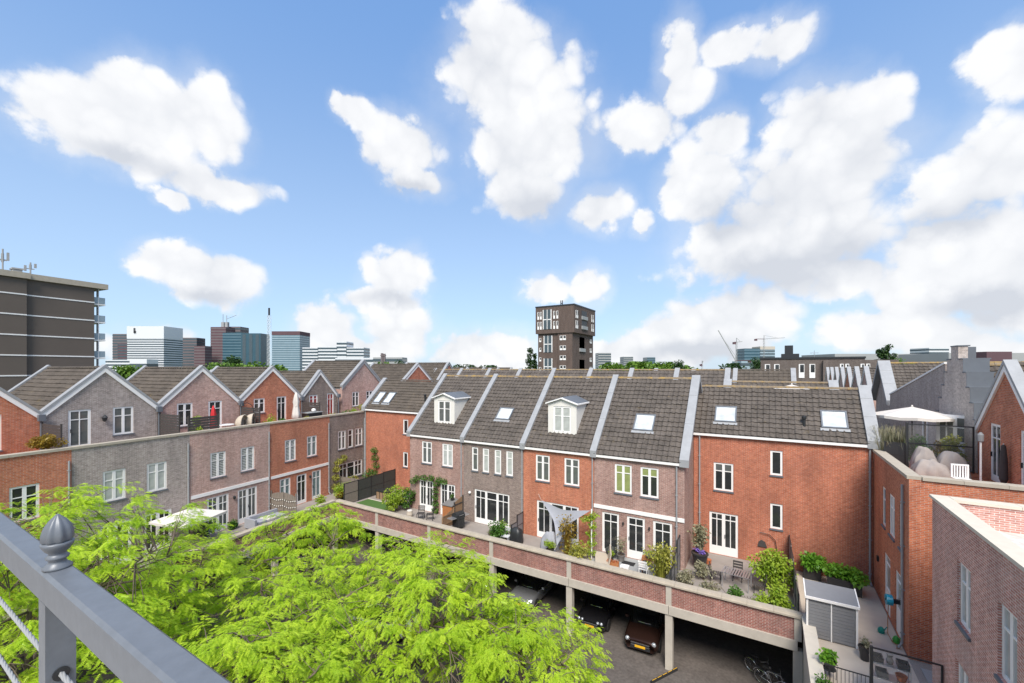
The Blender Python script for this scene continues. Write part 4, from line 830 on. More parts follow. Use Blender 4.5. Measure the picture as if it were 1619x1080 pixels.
def lattice(m, x, z0, z1, w, seg):
    n = max(1, int((z1 - z0) / seg)); st = (z1 - z0) / n
    for s in (-1, 1):
        for d in (-1, 1): m.tube([(x + s * w, d * w, z0), (x + s * w, d * w, z1)], w * .14, 4)
    for k in range(n):
        a, b = z0 + k * st, z0 + (k + 1) * st
        m.tube([(x - w, -w, a), (x + w, -w, b)], w * .1, 4).tube([(x + w, w, a), (x - w, w, b)], w * .1, 4).tube([(x - w, w, a), (x - w, -w, b)], w * .1, 4)
x, y, z = at_depth(425.5, 487, 520); t = thing('radio_mast', 'tall slender white lattice mast with black top', 'mast', (x, y, 0), YAW)
m = MB(); lattice(m, 0, 0, z - 9, 1.5, 4.5); m.build('lattice', 'tower_white', t); MB().tube([(0, 0, z - 9), (0, 0, z)], 1.1, 8).build('tip', 'black_metal', t)
for (a, b, top, lab) in ((478, 503, 549.5, 'left wing of the pale grid-fronted office block'), (502.5, 533, 548, 'middle wing of the pale grid-fronted office block'), (532.5, 548, 540, 'raised centre of the pale grid-fronted office block'), (547.5, 575, 549.5, 'right wing of the pale grid-fronted office block')):
    tower('grid_office', lab, a, b, top, 420, 'tower_white', 18, 9, band_mat='window_strip', vert=0, group='pale office block')
tower('low_office', 'long low pale building behind the green trees', 530, 590, 566, 330, 'tower_white', 15, 4, group='pale office block'); tower('low_office', 'low grey building behind the dark chimney', 590, 636, 565, 320, 'tower_grey', 15, 4, group='pale office block')
x, y, z = at_depth(606, 558.5, 300); t = thing('chimney', 'dark square chimney rising behind the roofs', 'chimney', (x, y, 0), YAW); MB().box(-1.6, -.2, -.7, .7, 0, z).box(.2, 1.5, -.7, .7, 0, z - .4).box(-1.9, 1.8, -.9, .9, z - 2, z - 1.4).build('stack', 'tower_brown', t)
for a, b, top, Z, mt, lab in ((946, 966, 558, 700, 'tower_grey', 'pale apartment tower just right of the dark tower'), (986, 1001, 564, 750, 'tower_grey', 'small pale block on the central horizon'), (1023, 1036, 565, 800, 'tower_glass', 'small bluish block on the central horizon'), (1177, 1201, 551, 700, 'tower_teal', 'dark glass slab left of the crane'), (1202, 1225, 548, 740, 'pale_blue_glass', 'glass tower under construction below the crane'), (1469, 1500, 550, 520, 'tower_white', 'pale round-cornered block on the right horizon'), (1172, 1240, 571, 600, 'pale_blue_glass', 'low pale glass buildings under the crane')):
    tower('far_block', lab, a, b, top, Z, mt, 25, 8 if top < 570 else 2, band_mat='window_strip' if mt != 'tower_teal' else 'tower_glass', group='far blocks', cap=(5, 'concrete') if 'construction' in lab else None)
for (a, b, top, Z, mt, lab) in ((1320, 1482, 559.5, 260, 'tower_grey', 'long grey warehouse roof on the right horizon'), (1500, 1680, 558, 230, 'tower_grey', 'long pale flat roof at the right edge of the horizon'), (1560, 1600, 556, 220, 'tower_maroon', 'dark brick roof structure at the right horizon')):
    tower('warehouse', lab, a, b, top, Z, mt, 30, 1, group='far warehouses', band_mat='tower_brown')
def crane(label, px, ptop, Z, jib, ang=0., luff=0.):
    x, y, z = at_depth(px, ptop, Z); t = thing('tower_crane', label, 'crane', (x, y, 0), YAW + ang); m = MB(); lattice(m, 0, 0, z, .9, 5); m.build('mast', 'tower_grey', t)
    j = MB(); e = (jib * math.cos(luff), 0, z + jib * math.sin(luff)); j.tube([(0, 0, z), e], .6, 4).tube([(0, 0, z + 6), (e[0] * .7, 0, z + (e[2] - z) * .7)], .25, 4).tube([(0, 0, z), (0, 0, z + 6)], .5, 4); j.build('jib', 'tower_grey', t)
    MB().tube([(0, 0, z), (-jib * .4, 0, z)], .6, 4).box(-jib * .4 - 2, -jib * .4 + 2, -1, 1, z - 3, z).build('counter_jib', 'tower_maroon', t)
crane('hammerhead tower crane above the glass tower under construction', 1208, 536, 700, 34, 0., .06)
crane('luffing crane with raised arm on the right horizon', 1163, 570, 560, 46, math.pi, 1.05); crane('slim upright crane beside the luffing crane', 1164.5, 541, 600, 8, 0, .1)
crane('tiny crane on the horizon left of the luffing crane', 1110, 576, 700, 6, .4, 1.2)

# ------------------------------------------------------------------ trees
def far_tree(name, label, px, top, Z, rx, mat, seed, tall=False, group='trees on the horizon', n=2200, base=None):
    x, y, z = at_depth(px, top, Z); rng = np.random.default_rng(seed); h = z; r = rx / F * Z
    t = thing(name, label, 'tree', (x, y, 0), seed * .7, group); k = 34; hb = h * (.25 if tall else .42)
    if tall: zz = rng.uniform(0, 1, k); rad = r * np.sqrt(np.clip(1 - (zz * 1.02 - .3) ** 2 * 1.5, .06, 1)); c = np.stack([rng.normal(0, .38, k) * rad, rng.normal(0, .38, k) * rad, hb + (h - hb) * zz * .96], 1); cr = r * .42
    else:
        d = rng.normal(size=(k, 3)); d /= np.linalg.norm(d, axis=1)[:, None]; c = d * rng.uniform(.3, .85, k)[:, None] * np.array([r, r, (h - hb) * .5]) + np.array([0, 0, (h + hb) / 2]); cr = min(r, (h - hb) / 2) * .42
    V, Fa = leaf_cloud(c, cr, n, max(.5, r * .2), seed, .2, .9); V[:, 2] = np.minimum(V[:, 2], h)
    link('crown', np_mesh('crown', V, Fa, mat), t); tr = MB().tube([(0, 0, 0), (.1, 0, hb), (0, .1, h * .8)], [r * .09, r * .07, .05], 6)
    for i in range(5): tr.tube([(0, 0, hb * (.8 + .1 * i)), tuple(c[i])], [r * .04, .04], 4)
    tr.build('trunk', 'bark', t)
FT = [(330, 577, 170, 30, 'leaf_far', 'dark green tree left of the teal tower'), (368, 560, 190, 18, 'leaf_far', 'round dark tree in front of the teal glass tower'), (395, 571, 150, 34, 'leaf_bright_far', 'bright green tree below the teal tower'), (345, 573, 140, 26, 'leaf_bright_far', 'bright green tree left of the radio mast'), (440, 576, 160, 24, 'leaf_bright_far', 'bright green tree at the foot of the radio mast'),
      (200, 577, 130, 24, 'leaf_bright_far', 'green tree below the white tower'), (20, 584, 70, 34, 'leaf_green', 'dark hedge-like tree at the left edge below the brown block'), (600, 572, 170, 26, 'leaf_bright_far', 'bright tree left of the dark chimney'), (570, 575, 150, 30, 'leaf_bright_far', 'bright tree in front of the long pale building'), (632, 566, 200, 9, 'leaf_far', 'dark tree right of the dark chimney'), (655, 575, 170, 24, 'leaf_bright_far', 'bright tree behind the far red gable'),
      (735, 576, 260, 22, 'leaf_far', 'green tree on the horizon left of the dark tower'), (775, 577, 280, 22, 'leaf_far', 'low green tree beside the poplar'), (700, 579, 250, 20, 'leaf_far', 'low green tree between the red gables'), (970, 573, 300, 26, 'leaf_bright_far', 'pale green tree right of the dark tower'), (1010, 571, 320, 30, 'leaf_bright_far', 'wide pale green tree on the central horizon'), (1045, 572, 300, 24, 'leaf_bright_far', 'pale green tree at the centre right horizon'),
      (1072, 567, 280, 9, 'leaf_far', 'dark pointed tree on the central horizon'), (1160, 574, 280, 20, 'leaf_far', 'green tree under the luffing crane'), (1197, 562, 240, 10, 'leaf_far', 'dark tree left of the dark apartment block'), (1085, 577, 300, 22, 'leaf_bright_far', 'low bright tree on the right of the centre'), (1420, 566, 140, 16, 'leaf_bright_far', 'bright green tree behind the grey roof ridge'), (1438, 568, 150, 14, 'leaf_bright_far', 'light green tree left of the stepped gable'), (1300, 577, 260, 24, 'leaf_far', 'low tree behind the dark apartment block')]
for i, (px, top, Z, rx, mt, lab) in enumerate(FT): far_tree('broadleaf_tree', lab, px, top, Z, rx, mt, 100 + i)
for i, (px, top, Z, rx, lab) in enumerate(((838, 549, 150, 7, 'tall poplar just left of the dark tower'), (845.5, 558, 152, 4, 'shorter poplar next to the tall poplar'), (1401, 540, 110, 9, 'tall dark evergreen above the grey roofs at right'), (1389, 549, 112, 4, 'slim dark conifer left of the tall evergreen'))): far_tree('poplar_tree', lab, px, top, Z, rx, 'leaf_far', 140 + i, True, n=2600)

def locust(seed, h, r, M=175):
    rng = np.random.default_rng(seed); zf = h * .40; wood = MB(); nodes = []
    ph = rng.uniform(0, 6.28, 3)
    fork = np.array([rng.normal(0, .12), rng.normal(0, .12), zf])
    wood.tube([(0, 0, -.05), (.03, .02, .5), tuple(fork * np.array([.6, .6, .55])), tuple(fork)], [.16, .125, .11, .10], 9)
    nl = 6
    for i in range(nl + 1):
        a = i * 2 * math.pi / nl + rng.uniform(-.35, .35); rr = r * rng.uniform(.62, .86) if i < nl else r * .15
        end = np.array([math.cos(a) * rr, math.sin(a) * rr, h * (rng.uniform(.70, .84) if i < nl else .9)]); c1 = fork + np.array([math.cos(a) * rr * .28, math.sin(a) * rr * .28, (end[2] - zf) * .62])
        start = fork - np.array([0, 0, rng.uniform(0, .5)]); pts = []
        for q in np.linspace(0, 1, 8): pts.append((1 - q) ** 2 * start + 2 * q * (1 - q) * c1 + q * q * end + rng.normal(0, .05, 3) * (0 < q < 1))
        wood.tube([tuple(p) for p in pts], list(np.linspace(.095, .022, 8)), 7); nodes += pts[2:]
        for k in range(5):
            b0 = pts[rng.integers(2, 7)]; aa = a + rng.choice([-1, 1]) * rng.uniform(.4, 1.3); ln = r * rng.uniform(.3, .5)
            e2 = b0 + np.array([math.cos(aa) * ln, math.sin(aa) * ln, rng.uniform(-.1, .5)]); md = (b0 + e2) / 2 + np.array([0, 0, .18]) + rng.normal(0, .05, 3)
            sp = [(1 - q) ** 2 * b0 + 2 * q * (1 - q) * md + q * q * e2 for q in np.linspace(0, 1, 5)]
            wood.tube([tuple(p) for p in sp], list(np.linspace(.042, .012, 5)), 5); nodes += sp[1:]
    nodes = np.array(nodes); cl = []
    while len(cl) < M:
        a = rng.uniform(0, 6.283); u = math.sqrt(rng.uniform(0, 1)); R = r * (1 + .16 * math.sin(3 * a + ph[0]) + .10 * math.sin(5 * a + ph[1])); rho = R * u
        zc = h * .56; top = zc + (h - zc) * math.sqrt(max(0, 1 - u * u * .96)); bot = zc - h * .14 * (1 - u * .3); z = bot + (top - bot) * rng.beta(2.3, 1.1)
        p = np.array([rho * math.cos(a), rho * math.sin(a), z])
        if math.sin(p[0] * 2.1 + ph[0]) * math.sin(p[1] * 2.3 + ph[1]) * math.sin(p[2] * 2.2 + ph[2]) < -.06: continue
        cl.append(p)
    cl = np.array(cl); TP, TD, TN = [], [], []
    for p in cl:
        b0 = nodes[np.argmin(((nodes - p) ** 2).sum(1))]
        wood.tube([tuple(b0), tuple((b0 + p) / 2 + np.array([0, 0, .08])), tuple(p)], [.017, .012, .006], 4, False)
        out = p * np.array([1, 1, 0]); out /= np.linalg.norm(out) + 1e-6; a0 = math.atan2(out[1], out[0])
        for k in range(5):
            aa = a0 + rng.normal(0, 1.0); ln = rng.uniform(.45, .85); dz = rng.uniform(-.1, .3)
            d = np.array([math.cos(aa), math.sin(aa), dz]); nn = 11
            for q in np.linspace(.12, 1, nn):
                TP.append(p + d * ln * q + np.array([0, 0, -.28 * q * q * ln])); TD.append(d + np.array([0, 0, -.5 * q])); TN.append(aa)
    TP, TD, TN = np.array(TP), np.array(TD), np.array(TN); n = len(TP)
    sidea = TN + rng.choice([-1, 1], n) * rng.uniform(.5, 1.1, n)
    ld = np.stack([np.cos(sidea), np.sin(sidea), rng.uniform(-.65, .05, n)], 1); ld /= np.linalg.norm(ld, axis=1)[:, None]
    sd = np.cross(ld, np.array([0, 0, 1]) + rng.normal(0, .25, (n, 3))); sd /= np.linalg.norm(sd, axis=1)[:, None]
    L = rng.uniform(.13, .22, n)[:, None]; allv = []
    for k in range(6):
        q = .14 + .15 * k; base = TP + ld * L * q + np.array([0, 0, -1]) * L * (.28 * q * q)
        lw = L * (.34 - .10 * abs(k - 2.2) / 3); ww = L * .055
        for s in (-1, 1):
            tip = base + sd * s * lw + ld * lw * .45 + np.array([0, 0, -1]) * lw * .22
            allv.append(np.stack([base - ld * ww, tip, base + ld * ww * 1.6], 1))
    q = 1.0; base = TP + ld * L * .9 + np.array([0, 0, -1]) * L * .22; allv.append(np.stack([base - sd * L * .05, base + ld * L * .3 - np.array([0, 0, .05]) * L, base + sd * L * .05], 1))
    V = np.stack(allv, 1).reshape(-1, 3); Fa = np.arange(len(V)).reshape(-1, 3)
    return np_mesh('crown', V, Fa, 'leaf_locust'), wood
PROTO = []
for sd_, hh, rr in ((11, 7.0, 3.5), (12, 7.0, 3.7), (13, 7.0, 3.4), (14, 10.8, 4.5)):
    cm, wm = locust(sd_, hh, rr, 400 if hh > 8 else 200); w_ = wm.mesh('trunk'); w_.materials.append(MATS['bark']); w_.polygons.foreach_set('use_smooth', [True] * len(w_.polygons)); PROTO.append((cm, w_))
COURT = [(-20.3, 3.8, 3, 1.0, .4, 'tallest lime-green locust tree, filling the left edge behind the railing finial'), (-22.4, 14.7, 0, .98, 2.0, 'lime-green locust tree standing beside the left terrace corner'), (-16.8, 9.7, 1, 1.0, 4.1, 'lime-green locust tree with forked dark trunk, left of the bottom centre'),
         (-11.2, 12.4, 2, 1.06, 1.2, 'lime-green locust tree at the bottom centre with long arching branch'), (-7.7, 13.5, 0, .84, 5.0, 'rightmost lime-green locust tree, reaching towards the parked brown car'), (-15.6, 15.6, 1, .92, 3.3, 'lime-green locust tree in front of the middle garage columns'), (-13.2, 6.4, 2, 1.05, 2.7, 'lime-green locust tree at the bottom edge right of the handrail'), (-24.0, 9.6, 1, .93, .9, 'lime-green locust tree below the white square parasol'), (-27.0, 5.2, 2, 1.0, 2.2, 'lime-green locust tree in front of the orange house at the far left')]
for (x, y, p, s, a, lab) in COURT:
    t = thing('locust_tree', lab, 'tree', (x, y, 0), a, 'locust trees in the parking court'); t.scale = (s, s, s)
    link('crown', PROTO[p][0], t); link('trunk', PROTO[p][1], t)
    MB().box(-.6, .6, -.6, .6, .004, .02).build('tree_pit', 'soil', t)

# ------------------------------------------------------------------ balcony railing in the foreground
t = thing('balcony_railing', 'blue-grey metal balcony railing with acorn finial in the foreground', 'railing', (0, 0, 13.1))
y0, y1, zt, c = .297, .354, 1.10, .007
prof = [(y0, zt - .075 + .004), (y0 + .004, zt - .075), (y1 - .004, zt - .075), (y1, zt - .071), (y1, zt - c), (y1 - c, zt), (y0 + c, zt), (y0, zt - c)]
MB().prism([(-6.5, a, b) for a, b in prof], (9.5, 0, 0)).build('handrail', 'rail_paint', t)
def acorn(x):
    p = [(.038, 0), (.038, .006), (.026, .014), (.021, .022), (.029, .028), (.031, .033), (.024, .038), (.022, .043), (.031, .050), (.040, .062), (.0435, .070), (.040, .074)]
    MB().lathe([(r * .72, z * .9) for r, z in p], (x, .3255, zt), 28).build('finial_base', 'rail_paint', t, smooth=True)
    q = [(.034, .070), (.0425, .080), (.0415, .098), (.035, .117), (.023, .133), (.010, .144), (.003, .150)]
    MB().lathe([(r * .68, z * .9) for r, z in q], (x, .3255, zt), 64, 8, .07).build('finial', 'rail_paint', t, smooth=True)
for k, px_ in enumerate((-5.13, -3.93, -2.73, -1.53, -.33, .87, 2.07)):
    MB().box(px_ - .028, px_ + .028, y0 + .0015, y1 - .0015, 0, zt - .0755).build('post', 'rail_paint', t); acorn(px_)
    for zc in (.845, .655, .465, .275):
        MB().lathe([(.012, -.004), (.016, -.004), (.016, .004), (.012, .004)], (0, 0, 0), 16).build('grommet', 'black_metal', t).matrix_local = Matrix.Translation((px_ + .0285, .3255, zc)) @ Matrix.Rotation(math.pi / 2, 4, 'Y')
for zc in (.845, .655, .465, .275):
    m = MB()
    for s in range(4):
        m.tube([(-6.4 + i * .012, .3255 + 0.003 * math.cos(i * .62 + s * 1.571), zc + 0.003 * math.sin(i * .62 + s * 1.571)) for i in range(620)], .0033, 5, False)
    m.build('cable', 'tower_grey', t, smooth=True)

# ------------------------------------------------------------------ builders for garden things
def board_fence(name, label, A, B, h, mat, bw=.14, gap=.012, h2=None, rail='same', arch=False, horizontal=False, post_mat=None, group=None, z=DECK, base=.03):
    A, B = Vector(A), Vector(B); L = (B - A).length; rz = math.atan2(B.y - A.y, B.x - A.x); t = thing(name, label, 'fence', (A.x, A.y, z), rz, group); rr = random.Random(int(L * 1000))
    pm = post_mat or mat
    for x in ([0, L] if L < 2.4 else [0, L / 2, L]): MB().box(x - .035, x + .035, -.035, .035, 0, (h if h2 is None else h + (h2 - h) * x / L) + .05).build('post', pm, t)
    if horizontal:
        n = int(h / (bw + gap)); me = MB().box(.036, L - .036, -.012, .012, 0, bw).mesh('board'); me.materials.append(MATS[mat])
        for k in range(n): link('board', me, t, loc=(0, .006 * (k % 2), base + k * (bw + gap)))
    else:
        n = max(2, int(L / (bw + gap)))
        for k in range(n):
            x = (k + .5) * L / n; hh = (h if h2 is None else h + (h2 - h) * x / L) - (0 if not arch else .22 * abs(2 * x / L - 1) ** 2)
            MB().box(-bw / 2, bw / 2, -.011, .011, base, hh + rr.uniform(-.012, .012)).build('board', mat, t).location = (x, .026 + .004 * rr.random(), 0)
        for zz in (.25, .75): MB().box(0, L, -.005, .012, (h2 or h) * zz - .04, (h2 or h) * zz + .04).build('rail', pm, t)
    return t
def panel_fence(name, label, A, B, hs, mat, frame='black_metal', z=DECK, group=None):
    A, B = Vector(A), Vector(B); L = (B - A).length; rz = math.atan2(B.y - A.y, B.x - A.x); t = thing(name, label, 'fence', (A.x, A.y, z), rz, group); n = len(hs); st = L / n
    for i, h in enumerate(hs):
        x = i * st; MB().box(x - .03, x + .03, -.03, .03, 0, h + .04).build('post', frame, t)
        MB().box(x + .031, x + st - .031, -.012, .012, .06, h - .03).build('panel', mat if isinstance(mat, str) else mat[i], t)
        MB().box(x + .031, x + st - .031, -.02, .02, h - .029, h + .012).box(x + .031, x + st - .031, -.02, .02, h * .5, h * .5 + .035).build('rail', frame, t)
    MB().box(L - .03, L + .03, -.03, .03, 0, hs[-1] + .04).build('post', frame, t); return t
def parasol_open(label, loc, half, zc, rise, mat='fabric_white', rz=0., n=8, group='open white parasols'):
    t = thing('parasol', label, 'parasol', loc, rz, group); m = MB(); R = half * 1.08; rim = []
    for k in range(n):
        a = 2 * math.pi * (k + .5) / n; sq = 1.0 if n > 4 else 1.32
        rim.append((R * sq * math.cos(a), R * sq * math.sin(a), zc))
    cn = (0, 0, zc + rise); vs = [cn]; fs = []; cur = 1
    for k in range(n):
        a, b = Vector(rim[k]), Vector(rim[(k + 1) % n]); rows = []
        for q in (.0, .35, .7, 1.0):
            pa = Vector(cn).lerp(a, q); pb = Vector(cn).lerp(b, q); mid = (pa + pb) / 2 - Vector((0, 0, .05 * q)); rows.append((pa, mid, pb))
        for j in range(3):
            for i in range(2):
                o = len(vs); vs += [rows[j][i], rows[j][i + 1], rows[j + 1][i + 1], rows[j + 1][i]]; fs.append((o, o + 1, o + 2, o + 3))
        o = len(vs); vs += [rows[3][0], rows[3][1], rows[3][2]]; vs += [p - Vector((0, 0, .14)) for p in rows[3]]; fs += [(o, o + 1, o + 4, o + 3), (o + 1, o + 2, o + 5, o + 4)]
    m.add(vs, fs).build('canopy', mat, t)
    MB().tube([(0, 0, 0), (0, 0, zc + rise)], .028, 8).build('pole', 'wood_dark', t); MB().lathe([(.3, 0), (.3, .06), (.06, .1), (.05, .3)], n=14).build('base', 'pot_grey', t)
    r = MB()
    for p in rim: r.tube([(0, 0, zc + rise - .06), (p[0] * .98, p[1] * .98, p[2] - .03)], .012, 4)
    r.build('rib', 'wood_brown', t); MB().lathe([(.05, 0), (.04, .06), (.01, .1)], (0, 0, zc + rise), 8).build('top_cap', mat, t); return t
def parasol_closed(label, loc, h, mat, r=.17):
    t = thing('parasol', label, 'parasol', loc); m = MB()
    m.lathe([(r * .55, .5), (r * 1.1, .62), (r * .95, .95), (r * .7, h * .55), (r * .62, h * .6), (r * .8, h * .7), (r * .45, h * .9), (r * .12, h)], n=20, lobes=5, amp=.18).build('canopy', mat, t, smooth=True)
    MB().tube([(0, 0, 0), (0, 0, h + .05)], .02, 8).build('pole', 'steel', t); MB().lathe([(.24, 0), (.24, .06), (.05, .1)], n=12).build('base', 'pot_grey', t); MB().lathe([(r * .75, h * .57), (r * .75, h * .6)], n=10).build('strap', mat, t); return t
def slat_seat(name, label, loc, rz, w, mat, legm, back=True, cat='chair', group=None, d=.5, sh=.43, bh=.85):
    t = thing(name, label, cat, loc, rz, group)
    for k in range(5): MB().box(-w / 2, w / 2, -d / 2 + k * d / 5 + .008, -d / 2 + (k + 1) * d / 5 - .008, sh - .025, sh).build('slat', mat, t)
    for sx in (-1, 1):
        for sy in (-1, 1): MB().box(sx * (w / 2 - .03) - .018, sx * (w / 2 - .03) + .018, sy * (d / 2 - .03) - .018, sy * (d / 2 - .03) + .018, 0, sh - .026).build('leg', legm, t)
    if back:
        for k in range(3): MB().box(-w / 2, w / 2, d / 2 - .02 + k * .03, d / 2 + .005 + k * .03, sh + .1 + k * .13, sh + .19 + k * .13).build('back_slat', mat, t)
        for sx in (-1, 1): MB().tube([(sx * (w / 2 - .03), d / 2 - .02, sh), (sx * (w / 2 - .03), d / 2 + .1, bh)], .016, 6).build('back_post', legm, t)
    return t
def barbecue(label, loc, rz, covered=False):
    t = thing('barbecue', label, 'barbecue', loc, rz)
    if covered: MB().add(*drape(.55, .33, 1.05, 3)).build('cover', 'fabric_grey', t, smooth=True); return t
    MB().box(-.32, .32, -.26, .26, .12, .72).build('cabinet', 'black_metal', t); MB().box(-.31, -.005, -.275, -.262, .15, .70).box(.005, .31, -.275, -.262, .15, .70).build('door', 'black_metal', t)
    MB().box(-.36, .36, -.29, .28, .725, .88).build('firebox', 'black_metal', t)
    m = MB(); P = [(-.36, .27 * math.cos(q), .885 + .27 * math.sin(q)) for q in [math.pi * k / 8 for k in range(9)]]; m.prism(P, (.72, 0, 0)).build('lid', 'black_metal', t); MB().tube([(-.2, -.31, .97), (.2, -.31, .97)], .014, 6).build('handle', 'steel', t)
    for s in (-1, 1): MB().box(s * .37 if s > 0 else -.80, .80 if s > 0 else -.37, -.25, .25, .82, .86).build('side_shelf', 'steel', t)
    for sx in (-1, 1): MB().lathe([(.07, -.03), (.08, 0), (.07, .03)], (0, 0, 0), 10).build('wheel', 'rubber', t).matrix_local = Matrix.Translation((sx * .3, .2, .08)) @ Matrix.Rotation(math.pi / 2, 4, 'Y')
    return t
def drape(rx, ry, h, seed, n=56, m=18):
    vs, fs = [], []; rg = random.Random(seed); ph = [rg.uniform(0, 6.28) for _ in range(8)]
    for i in range(m + 1):
        q = i / m
        for k in range(n):
            a = 2 * math.pi * k / n; s = 1 / max(abs(math.cos(a)), abs(math.sin(a))) ** .75
            rad = (1 - q ** 2.6) ** .8 if q < 1 else 0; fold = 1 + (.07 * math.sin(9 * a + ph[0] + 3 * q) + .05 * math.sin(17 * a + ph[1] - 5 * q)) * (1 - q)
            x, y = rx * rad * s * math.cos(a) * fold, ry * rad * s * math.sin(a) * fold
            z = h * (q ** .8) * (1 + .10 * math.sin(5 * x / rx + ph[2]) * math.sin(4 * y / ry + ph[3])) + .035 * math.sin(14 * x + ph[4]) * q + .03 * math.sin(17 * y + 9 * x + ph[5]) * q
            vs.append((x, y, max(0, z)))
    for i in range(m):
        for k in range(n): fs.append((i * n + k, i * n + (k + 1) % n, (i + 1) * n + (k + 1) % n, (i + 1) * n + k))
    return vs, fs
def dome(rx, ry, h, n=16):
    vs, fs = [], []; pr = [(1.0, 0), (1.03, h * .3), (.98, h * .68), (.82, h * .88), (.45, h), (.02, h * 1.02)]; rg = random.Random(int(h * 100))
    for (q, z) in pr:
        for k in range(n):
            a = 2 * math.pi * k / n; s = 1 / max(abs(math.cos(a)), abs(math.sin(a))) ** .6; j = 1 + .09 * rg.uniform(-1, 1) * (1 if k % 2 else -.6); vs.append((rx * q * s * math.cos(a) * j, ry * q * s * math.sin(a) * j, z + .05 * h * rg.uniform(-1, 1) * (z > 0)))
    for i in range(len(pr) - 1):
        for k in range(n): fs.append((i * n + k, i * n + (k + 1) % n, (i + 1) * n + (k + 1) % n, (i + 1) * n + k))
    fs.append(tuple((len(pr) - 1) * n + k for k in range(n))); return vs, fs
def grass_tuft(name, label, loc, h, r, n, mat, seed, cat='plant', group=None, wid=.012, canes=0, leafy=False):
    rng = np.random.default_rng(seed); V, Fa = [], []; t = thing(name, label, cat, loc, 0, group)
    for i in range(n):
        a = rng.uniform(0, 6.283); q = r * math.sqrt(rng.uniform(0, 1)) * .35; hh = h * rng.uniform(.55, 1); lean = r * rng.uniform(.25, 1); b = np.array([q * math.cos(a), q * math.sin(a), 0.]); d = np.array([math.cos(a), math.sin(a), 0]); s = np.array([-d[1], d[0], 0]) * wid * rng.uniform(.6, 1.4)
        P = [b, b + d * lean * .3 + np.array([0, 0, hh * .6]), b + d * lean * .75 + np.array([0, 0, hh * .97]), b + d * lean * 1.15 + np.array([0, 0, hh * rng.uniform(.75, .95)])]; o = len(V)
        for k, p in enumerate(P): V += [p - s * (1 - k / 3.4), p + s * (1 - k / 3.4)]
        Fa += [(o + 2 * k, o + 2 * k + 1, o + 2 * k + 3, o + 2 * k + 2) for k in range(3)]
    if leafy:
        c = np.stack([rng.normal(0, r * .4, 26), rng.normal(0, r * .4, 26), rng.uniform(h * .3, h, 26)], 1); V2, F2 = leaf_cloud(c, r * .5, n * 5, .13, seed, .5, 1.2); Fa = np.concatenate([np.array(Fa), F2 + len(V)]); V = np.concatenate([np.array(V), V2])
    link('foliage', np_mesh('foliage', np.array(V), np.array(Fa), mat), t); m = MB()
    for i in range(max(canes, 2)): a = i * 2.4; m.tube([(.05 * math.cos(a), .05 * math.sin(a), 0), (r * .4 * math.cos(a), r * .4 * math.sin(a), h * .85)], [.012, .004], 5)
    m.build('cane', 'wood_brown', t); return t
def wall_vine(name, label, loc, rz, pts, rad, n, mat, seed):
    t = thing(name, label, 'climbing plant', loc, rz); V, Fa = leaf_cloud(np.array(pts), rad, n, .11, seed, .5); V[:, 1] = np.minimum(V[:, 1], -.01)
    link('foliage', np_mesh('foliage', V, Fa, mat), t); MB().tube([(pts[0][0], -.03, 0)] + [(p[0], -.03, p[2]) for p in pts[::2]], .015, 5).build('stem', 'bark', t); return t

# ------------------------------------------------------------------ deck gardens of the middle row, left to right
Z3 = DECK
MB().box(-28.6, -25.1, 22.25, 24.2, 3.803, 3.83).build('lawn', 'grass_green', kind='structure')
MB().box(-28.65, -25.0, 24.21, 24.3, 3.8, 3.84).build('lawn_edging', 'coping_pale', label='pale stone edging behind the small lawn', cat='edging')
panel_fence('panel_fence', 'dark mesh fence with pale wooden first panel beside the small lawn', (-28.95, 22.1, 0), (-28.95, 27.5, 0), [1.72, 1.72, 1.75, 1.8], ['wood_grey', 'dark_mesh', 'dark_mesh', 'dark_mesh'])
t = thing('storage_box', 'low storage box with dark lid behind the small lawn', 'storage box', (-27.6, 25.0, Z3)); MB().box(-.62, .62, -.3, .3, .0, .62).build('body', 'wood_brown', t); MB().box(-.66, .66, -.34, .34, .625, .70).build('lid', 'black_metal', t)
for x in (-.6, -.2, .2, .6): MB().box(x - .025, x + .025, -.315, -.301, .02, .6).build('batten', 'black_metal', t)
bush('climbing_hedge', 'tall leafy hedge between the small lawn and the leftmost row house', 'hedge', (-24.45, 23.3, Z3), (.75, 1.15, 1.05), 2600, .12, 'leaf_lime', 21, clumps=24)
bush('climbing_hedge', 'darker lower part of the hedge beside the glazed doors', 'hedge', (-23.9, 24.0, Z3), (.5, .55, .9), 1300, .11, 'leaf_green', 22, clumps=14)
wall_vine('climbing_vine', 'green vine climbing between the two garden doors of the mauve house', (-24.1, YM, Z3), 0, [(2.7, -.12, .3), (2.72, -.12, .8), (2.7, -.12, 1.3), (2.75, -.13, 1.8), (2.8, -.12, 2.3), (2.3, -.12, 2.65), (3.1, -.12, 2.6), (1.6, -.12, 2.6), (3.6, -.12, 2.55), (.9, -.14, 2.5), (.5, -.2, 2.2)], .27, 1500, 'leaf_green', 23)
slat_seat('garden_chair', 'dark folding chair in front of the vine-covered house', (-21.6, 23.0, Z3), .5, .5, 'wood_dark', 'black_metal', group='dark garden chairs'); slat_seat('garden_chair', 'second dark folding chair turned towards the vine', (-20.9, 23.2, Z3), -1.0, .5, 'wood_dark', 'black_metal', group='dark garden chairs')
t = thing('rattan_stool', 'pale rattan stool beside the dark garden chairs', 'stool', (-22.6, 22.9, Z3)); MB().lathe([(.2, 0), (.24, .2), (.2, .4), (.21, .44), (.02, .45)], n=14).build('body', 'wicker', t); MB().lathe([(.2, .452), (.17, .50), (.02, .51)], n=14).build('cushion', 'fabric_white', t)
board_fence('plank_fence', 'short brown plank fence between the vine house and the dark brown house', (-18.83, 22.15, 0), (-18.83, 23.35, 0), .78, 'wood_brown', h2=1.15)
